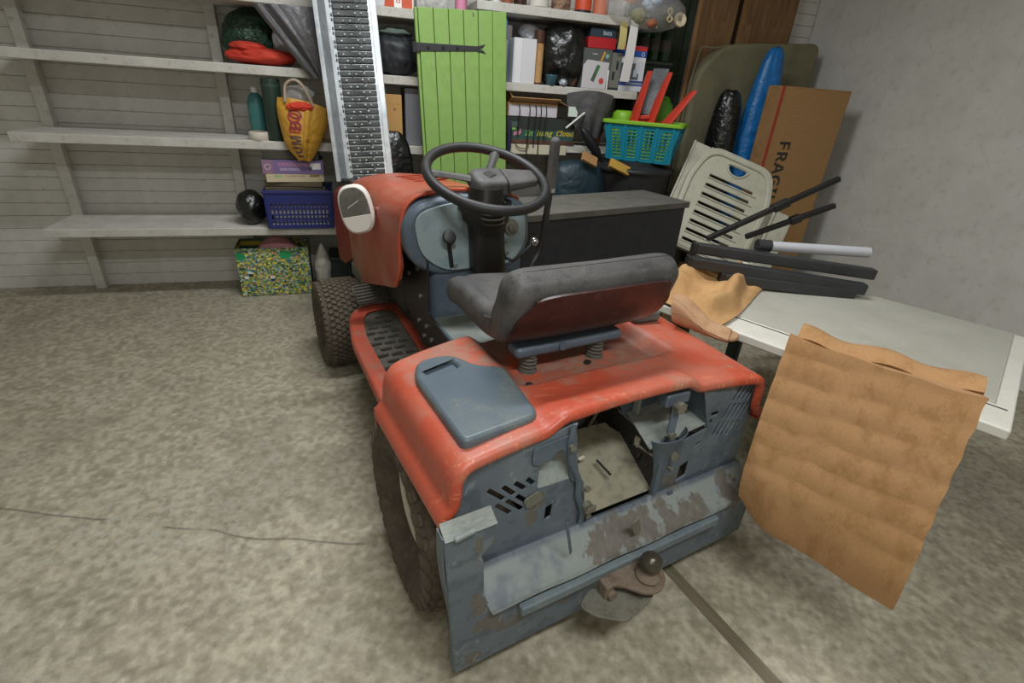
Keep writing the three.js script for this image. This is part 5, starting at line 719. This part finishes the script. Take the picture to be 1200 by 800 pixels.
  const gp = thing('film_sheet', 'grey translucent film between the red stool legs', 'sheet', L(-.01, .25, .03), TU); P('film', thick(8, 12, (u, v) => [(u - .5) * .085 + v * .05, v * .23, .012 * Math.sin(v * 6 + u * 2) + .03 * v], .002), phy({ color: '#8d9496', roughness: .35, transmission: .25, thickness: 0, bumpMap: rptd(crumpleBump, 3), bumpScale: .004 }), gp);
  const gl = thing('green_net', 'crumpled bright green net behind the red stool', 'net', L(.07, .15, -.08), TU); P('net', blob(.055, .10, .05, .35, 2.6, 141), M.limeDark, gl);
}
// ------------------------------------------------------------ right corner of the shelf wall
{ const hc = rthing('dark_curtain', 'dark green cloth hanging on the wall behind the bottles', 'curtain', [1.34, 0, -2.59]); P('cloth', thick(50, 8, (u, v) => [-.235 + u * .47, .02 + v * 2.3, .010 * Math.sin(u * 32) + .006 * Math.sin(u * 71 + 1)], .003), std({ map: blotch(0x222b1e, [[0x2d3828, 6, .5, .2, .7]], 94), roughness: .9 }), hc);
  const t = rthing('dark_cabinet', 'dark green metal cabinet with bottles on top', 'cabinet', [1.235, 0, -2.475]); P('cabinet_body', at(rb(.23, 1.37, .17, .004), 0, .685, 0), plain('#20261f', .6, .2), t); P('cabinet_top', at(rb(.245, .02, .185, .004), 0, 1.38, 0), plain('#343b31', .6, .2), t);
  const b0 = rthing('wine_bottle', 'dark green bottle leftmost on the dark cabinet', 'bottle', [1.155, 1.39, -2.42], 0, 'dark bottles on the cabinet'); P('bottle_body', lathe([[0, 0], [.030, 0], [.034, .006], [.034, .15], [.028, .19], [.013, .225], [.012, .28], [.014, .282], [.014, .295], [0, .295]], 24), M.greenGlass, b0); P('bottle_label', at(cyl(.0345, .0345, .06, 24), 0, .085, 0), plain('#3d3a2a', .7), b0); P('bottle_cap', at(cyl(.0135, .0135, .03, 16), 0, .285, 0), plain('#10201a', .3, .4), b0);
  rcopy(b0, 'dark green bottle second from left on the dark cabinet', [1.232, 1.39, -2.425], .4); rcopy(b0, 'dark green bottle at the right front of the dark cabinet', [1.308, 1.39, -2.42], .9); rcopy(b0, 'dark green bottle at the back left of the dark cabinet', [1.19, 1.39, -2.50], 1.4); rcopy(b0, 'dark green bottle at the back right of the dark cabinet', [1.275, 1.39, -2.505], 2.0);
  const p = rthing('wooden_plank', 'wide brown plank left of the dark gap on the right', 'plank', [1.70, 0, -2.53]); P('board', at(rb(.27, 2.3, .026, .003), 0, 1.15, 0), M.plank, p); P('lit_edge', at(rb(.006, 2.29, .027, .001), -.138, 1.15, .001), plain('#a97f50', .8), p);  // edge strips painted paler as the lit thickness of the planks
  const p2 = rthing('wooden_plank', 'wide brown plank at the right edge of the picture', 'plank', [2.09, 0, -2.53]); P('board', at(rb(.40, 2.3, .026, .003), 0, 1.15, 0), M.plank, p2); P('lit_edge', at(rb(.006, 2.29, .027, .001), -.203, 1.15, .001), plain('#8d6a42', .8), p2);
  const dk = rthing('dark_board', 'narrow dark board between the two brown planks', 'plank', [1.865, 0, -2.575]); P('board', at(rb(.16, 2.2, .02, .003), 0, 1.1, 0), std({ color: '#3b2b1c', roughness: .8 }), dk);
  const o = rthing('olive_mattress', 'olive green canvas covered pad leaning against the planks', 'mattress', [1.94, 0, -2.40]); const os = new THREE.ExtrudeGeometry(shapeOf(rpoly([[-.42, 0, .02], [.50, 0, .02], [.50, 1.58, .08], [-.24, 1.515, .09], [-.40, 1.36, .10]], .05, 8)), { depth: .05, bevelEnabled: true, bevelThickness: .025, bevelSize: .025, bevelOffset: -.025, bevelSegments: 5 }); os.translate(0, 0, -.05); P('pad', boxUV(os, 1), M.olive, o); P('seam', tube([[-.405, .05, -.02], [-.405, 1.34, -.02], [-.25, 1.50, -.02], [.45, 1.57, -.02]], .006, 60, 6), M.olive, o);
  const g = rthing('tall_sack', 'tall glossy black sack in front of the olive pad', 'bag', [1.69, 0, -2.20]); P('sack_body', blob(.10, .63, .09, .14, 2.2, 151, { ridge: .3, sq: .55 }), M.blackBag, g);
  const bl = rthing('blue_tarp', 'bright blue plastic tarpaulin bundle beside the tall black sack', 'tarpaulin', [1.94, 0, -2.21]); P('bundle', blob(.125, .755, .085, .14, 2.2, 153, { ridge: .4, pinch: .3, sq: .55 }), M.blueTarp, bl);
  const cb = rthing('flat_carton', 'big flat cardboard carton with red edge at the right', 'box', [2.06, 0, -1.99], -.02); P('box_body', at(rb(.50, 1.30, .12, .004), .01, .65, 0), M.card, cb); P('red_edge', at(rb(.016, 1.30, .008, .003), -.233, .65, .060), plain('#a13224', .6), cb); P('print', (() => { const q = new THREE.BoxGeometry(.46, 1.28, .002); q.translate(.022, .65, .0612); return q; })(), canvasMat(256, 712, (c, W, H) => { c.fillStyle = '#a07a4c'; c.fillRect(0, 0, W, H); for (let i = 0; i < 500; i++) { c.fillStyle = i % 2 ? 'rgba(150,112,70,.3)' : 'rgba(176,136,90,.3)'; c.fillRect((i * 977) % W, (i * 3571) % H, 30, 4); } c.save(); c.translate(30, H * .30); c.rotate(Math.PI / 2); c.fillStyle = '#2b2622'; c.font = 'bold 60px sans-serif'; c.fillText('FRAGILE', -60, 0); c.restore(); }), cb);
}
{ // moulded resin chairs stacked on their side
  const rV = V(.735, -.304, .606), uV = V(.508, .839, -.196), nV = rV.clone().cross(uV);
  const cs = thing('support_carton', 'cardboard carton carrying the resin chairs', 'box', [1.74, 0, -1.42], .6); P('box_body', at(rb(.40, .25, .30, .005), 0, .125, 0), M.card, cs); P('flap', at(rb(.38, .004, .14, .001), 0, .255, .07, .05), M.cardPale, cs);
  const W = .235, Lh = .60; const outline = rpoly([[-W * .93, -Lh], [W * .93, -Lh], [W, -.20, .05], [W * .80, -.015, .15], [-W * .80, -.015, .15], [-W, -.20, .05]], .05, 8);
  const slots = []; for (let k = 0; k < 8; k++) slots.push(slotHole(-.135, -.155 - k * .056, .135, -.155 - k * .056, .016));
  const handle = rpoly([[-.055, -.055], [.06, -.055], [.045, -.085], [.02, -.10], [-.015, -.10], [-.042, -.085]], .02, 5);
  const gm = (o, off) => { o.quaternion.setFromRotationMatrix(new THREE.Matrix4().makeBasis(rV, uV, nV)); o.position.copy(V(...off)); };
  const make = (label, off, full) => {
    const t = thing('resin_chair', label, 'chair', [0, 0, 0], 0); gm(t, off);
    const g = new THREE.ExtrudeGeometry(shapeOf(outline, full ? [...slots, handle] : slots), { depth: .006, bevelEnabled: true, bevelThickness: .003, bevelSize: .003, bevelOffset: -.003, bevelSegments: 3, curveSegments: 8 }); g.translate(0, 0, -.006);
    P('backrest', boxUV(g, .5), M.resin, t);
    const rim = new THREE.ExtrudeGeometry(shapeOf(rpoly([[-W * .93 - .02, -Lh], [W * .93 + .02, -Lh], [W + .02, -.19, .05], [W * .82 + .008, .008, .16], [-W * .82 - .008, .008, .16], [-W - .02, -.19, .05]], .05, 8), [rpoly([[-W * .93 + .012, -Lh + .002], [W * .93 - .012, -Lh + .002], [W - .012, -.20, .05], [W * .80 - .012, -.03, .14], [-W * .80 + .012, -.03, .14], [-W + .012, -.20, .05]], .05, 8)]), { depth: .018, bevelEnabled: true, bevelThickness: .010, bevelSize: .009, bevelOffset: -.009, bevelSegments: 4 }); rim.translate(0, 0, -.012); P('rim', boxUV(rim, .5), M.resin, t);
    for (let k = 0; k < 8; k++) P('slot_lip', at(rb(.30, .008, .010, .004), .008, -.171 - k * .056, .006), M.resin, t);
    if (full) P('handle_lip', tube([[-.058, -.052, .004], [.062, -.052, .004], [.045, -.09, .006], [.02, -.108, .006], [-.015, -.108, .006], [-.045, -.09, .006]], .005, 50, 6, true), M.resin, t);
    return t;
  };
  const O = [1.921, .905, -1.462];
  make('cream resin chair with slotted back, frontmost of the stacked chairs', O, true);
  const off = (a, b, c) => [O[0] + rV.x * a + uV.x * b + nV.x * c, O[1] + rV.y * a + uV.y * b + nV.y * c, O[2] + rV.z * a + uV.z * b + nV.z * c];
  { const o = thing('resin_chair', 'cream resin chair side showing left of the slotted chair', 'chair', [0, 0, 0]); gm(o, off(-.20, .02, -.055)); P('panel', at(rb(.17, .60, .012, .005, 3), 0, -.30, 0), M.resin, o); P('panel_rib', at(rb(.014, .60, .02, .005), .03, -.30, .008), M.resin, o); P('panel_rib', at(rb(.012, .60, .018, .005), -.08, -.30, .006), M.resin, o); }
  { const o = thing('resin_chair', 'cream resin chair seat showing right of the slotted chair', 'chair', [0, 0, 0]); gm(o, off(.26, -.16, -.06)); P('panel', at(rb(.34, .50, .014, .006, 3), 0, -.25, 0), M.resin, o); P('panel_rib', at(rb(.016, .50, .024, .006), -.06, -.25, .01), M.resin, o); P('panel_rib', at(rb(.016, .50, .024, .006), .05, -.25, .01), M.resin, o); }
}
{ // white folding table with things on it
  const a = .274, o = [.535, 0, -.63]; const t = thing('white_table', 'white board table along the right side of the tractor', 'table', o, a - 0);
  // local: x across (away from the tractor), z along towards the viewer
  P('table_top', at(rb(.80, .030, .98, .006), .40, .537, .49), M.slabWhite, t); P('top_panel', at(rb(.66, .006, .90, .002), .46, .5535, .49), std({ map: blotch(0xb3b1a4, [[0xa3a193, 6, .55, .15, .8]], 86), roughness: .6 }), t, 'grey inset panel'); P('edge_groove', at(rb(.004, .003, .95, .001), .112, .5525, .49), M.graphite, t);
  const gm = plain('#24332e', .6, .2); for (const [x, z] of [[.05, .70], [.72, .70], [.10, .10], [.72, .10]]) P('leg', at(rb(.05, .522, .05, .005), x, .261, z), gm, t, x < .1 ? 'dark green table leg' : undefined);
  const c = thing('tan_cloth', 'rumpled tan blanket lying on the white table', 'blanket', [.80, .556, -.60], .30);
  P('folds', thick(90, 60, (u, v) => { const x = -.27 + u * .60 + .03 * Math.sin(v * 5), z = -.16 + v * .31 + .04 * Math.sin(u * 4 + 1) * (v - .4); const w = fbm(u * 3 + 2, v * 3, 161, 3) * 5, e = Math.min(1, Math.min(u, 1 - u) * 9) * Math.min(1, Math.min(v, 1 - v) * 6); const r = Math.pow(.5 + .5 * Math.sin(v * 13 + u * 4 + w * 1.3), 1.4), r2 = Math.pow(.5 + .5 * Math.sin(u * 11 - v * 7 + w), 1.6); return [x, .004 + e * (.014 + .050 * r + .030 * r2) * (1.15 - .5 * u), z]; }, .005), M.tan, c);
  const bars = [['square grey metal bar in front, lying across the tan blanket', [.80, .640, -.712], [1.36, .592, -.345], .042], ['square grey metal bar behind the front one on the blanket', [.842, .684, -.735], [1.42, .640, -.36], .040], ['square grey metal bar lowest on the tan blanket', [.905, .592, -.628], [1.33, .570, -.36], .040]];
  for (const [l, A, B, w] of bars) { const b = thing('metal_bar', l, 'bar'); P('tube_body', bar(A, B, w, w, .006), M.graphite, b); const d = V(...B).sub(V(...A)).normalize(); P('end_cap', bar([A[0] - d.x * .012, A[1] - d.y * .012, A[2] - d.z * .012], [A[0] + d.x * .004, A[1] + d.y * .004, A[2] + d.z * .004], w + .006, w + .006, .004), M.blackPlastic, b); }
  const rods = [['thin black rod slanting up from the bars to the right', [1.10, .655, -.90], [1.62, .93, -.72]], ['second thin black rod at the right picture edge', [1.30, .66, -.86], [1.62, .82, -.70]]]; for (const [l, A, B] of rods) { const b = thing('support_rod', l, 'rod'); P('rod_body', bar(A, B, .022, .022, .004), M.blackPlastic, b); const A2 = V(...A).lerp(V(...B), .50), B2 = V(...A).lerp(V(...B), .62); P('clamp', bar(A2.toArray(), B2.toArray(), .034, .034, .006), M.blackPlastic, b); }
  const wp = thing('white_pipe', 'white pipe end beside the grey bars', 'pipe'); P('pipe_body', rod([1.12, .70, -.62], [1.45, .705, -.42], .020, 18), plain('#bfc0c4', .4), wp); P('pipe_collar', rod([1.08, .70, -.645], [1.125, .70, -.618], .024, 18), M.graphite, wp);
  const rg = thing('leather_glove', 'tan leather work glove cuff lying on the fender edge', 'glove', [.432, .594, -.315], -1.0); P('glove_cuff', thick(36, 20, (u, v) => { const q = u * Math.PI * 2, r = .040 - .026 * sst(.05, .75, v) + .006 * Math.sin(q * 3 + v * 4) * (1 - v * .6), w = .038 - .006 * v, c = Math.cos(q), s = Math.sin(q); return [-.075 + v * .165 - .014 * s * (1 - v), .006 + r * (1 + s * .98) + .004 * (fbm(u * 6, v * 6, 171, 3) - .5) - .010 * v, c * w + .012 * v]; }, .004), M.leather, rg); P('glove_fingers', blob(.030, .013, .030, .2, 2.2, 175, { flat: -.8 }).translate(.085, 0, .012), M.leather, rg);
  // quilted canvas bag hanging at the near end
  const cv = thing('canvas_bag', 'brown quilted canvas bag hanging at the right foreground', 'bag', [0, 0, 0]);
  const fr = V(.40, 0, .916); const fn = (u, v) => { const top = V(.455, .690, -.045), bot = V(.352, .300, .018); const p = top.clone().lerp(bot, v); const w = .36 * u; const bulge = .022 * Math.sin(Math.min(1, u * 3) * Math.PI / 2) * (1 + .03 * Math.sin(v * 40 + Math.sin(u * 9) * 2)) + .0012 * Math.sin(v * 46 + u * 4) ; const sag = .03 * Math.sin(v * Math.PI); return [p.x + fr.x * w - .9 * bulge - sag * .3 + (v > .9 ? (v - .9) * .15 : 0), p.y - .035 * u * v + .01 * Math.sin(u * 5) * v - .05 * sst(0.0, .25, u) * sst(.85, 1, v), p.z + fr.z * w - .0 * bulge]; };
  P('bag_front', thick(40, 70, fn, .05), M.canvas, cv); P('stitched_seam', tube([0, .12, .25, .4, .55, .7, .85, .97].map(v => { const p = fn(.16, v); return [p[0] - .006, p[1], p[2]]; }), .003, 60, 6), plain('#7d5a33', .9), cv); P('top_fold', thick(20, 14, (u, v) => { const p = fn(u, 0), e = v * .34; return [p[0] + .916 * e, p[1] + .02 * Math.sin(Math.min(1, v * 4) * Math.PI) - (p[1] - .572) * sst(.1, .75, v) + .006 * Math.sin(u * 14 + v * 5), p[2] - .40 * e]; }, .012), M.canvas, cv);
}
renderer.render(scene, camera);
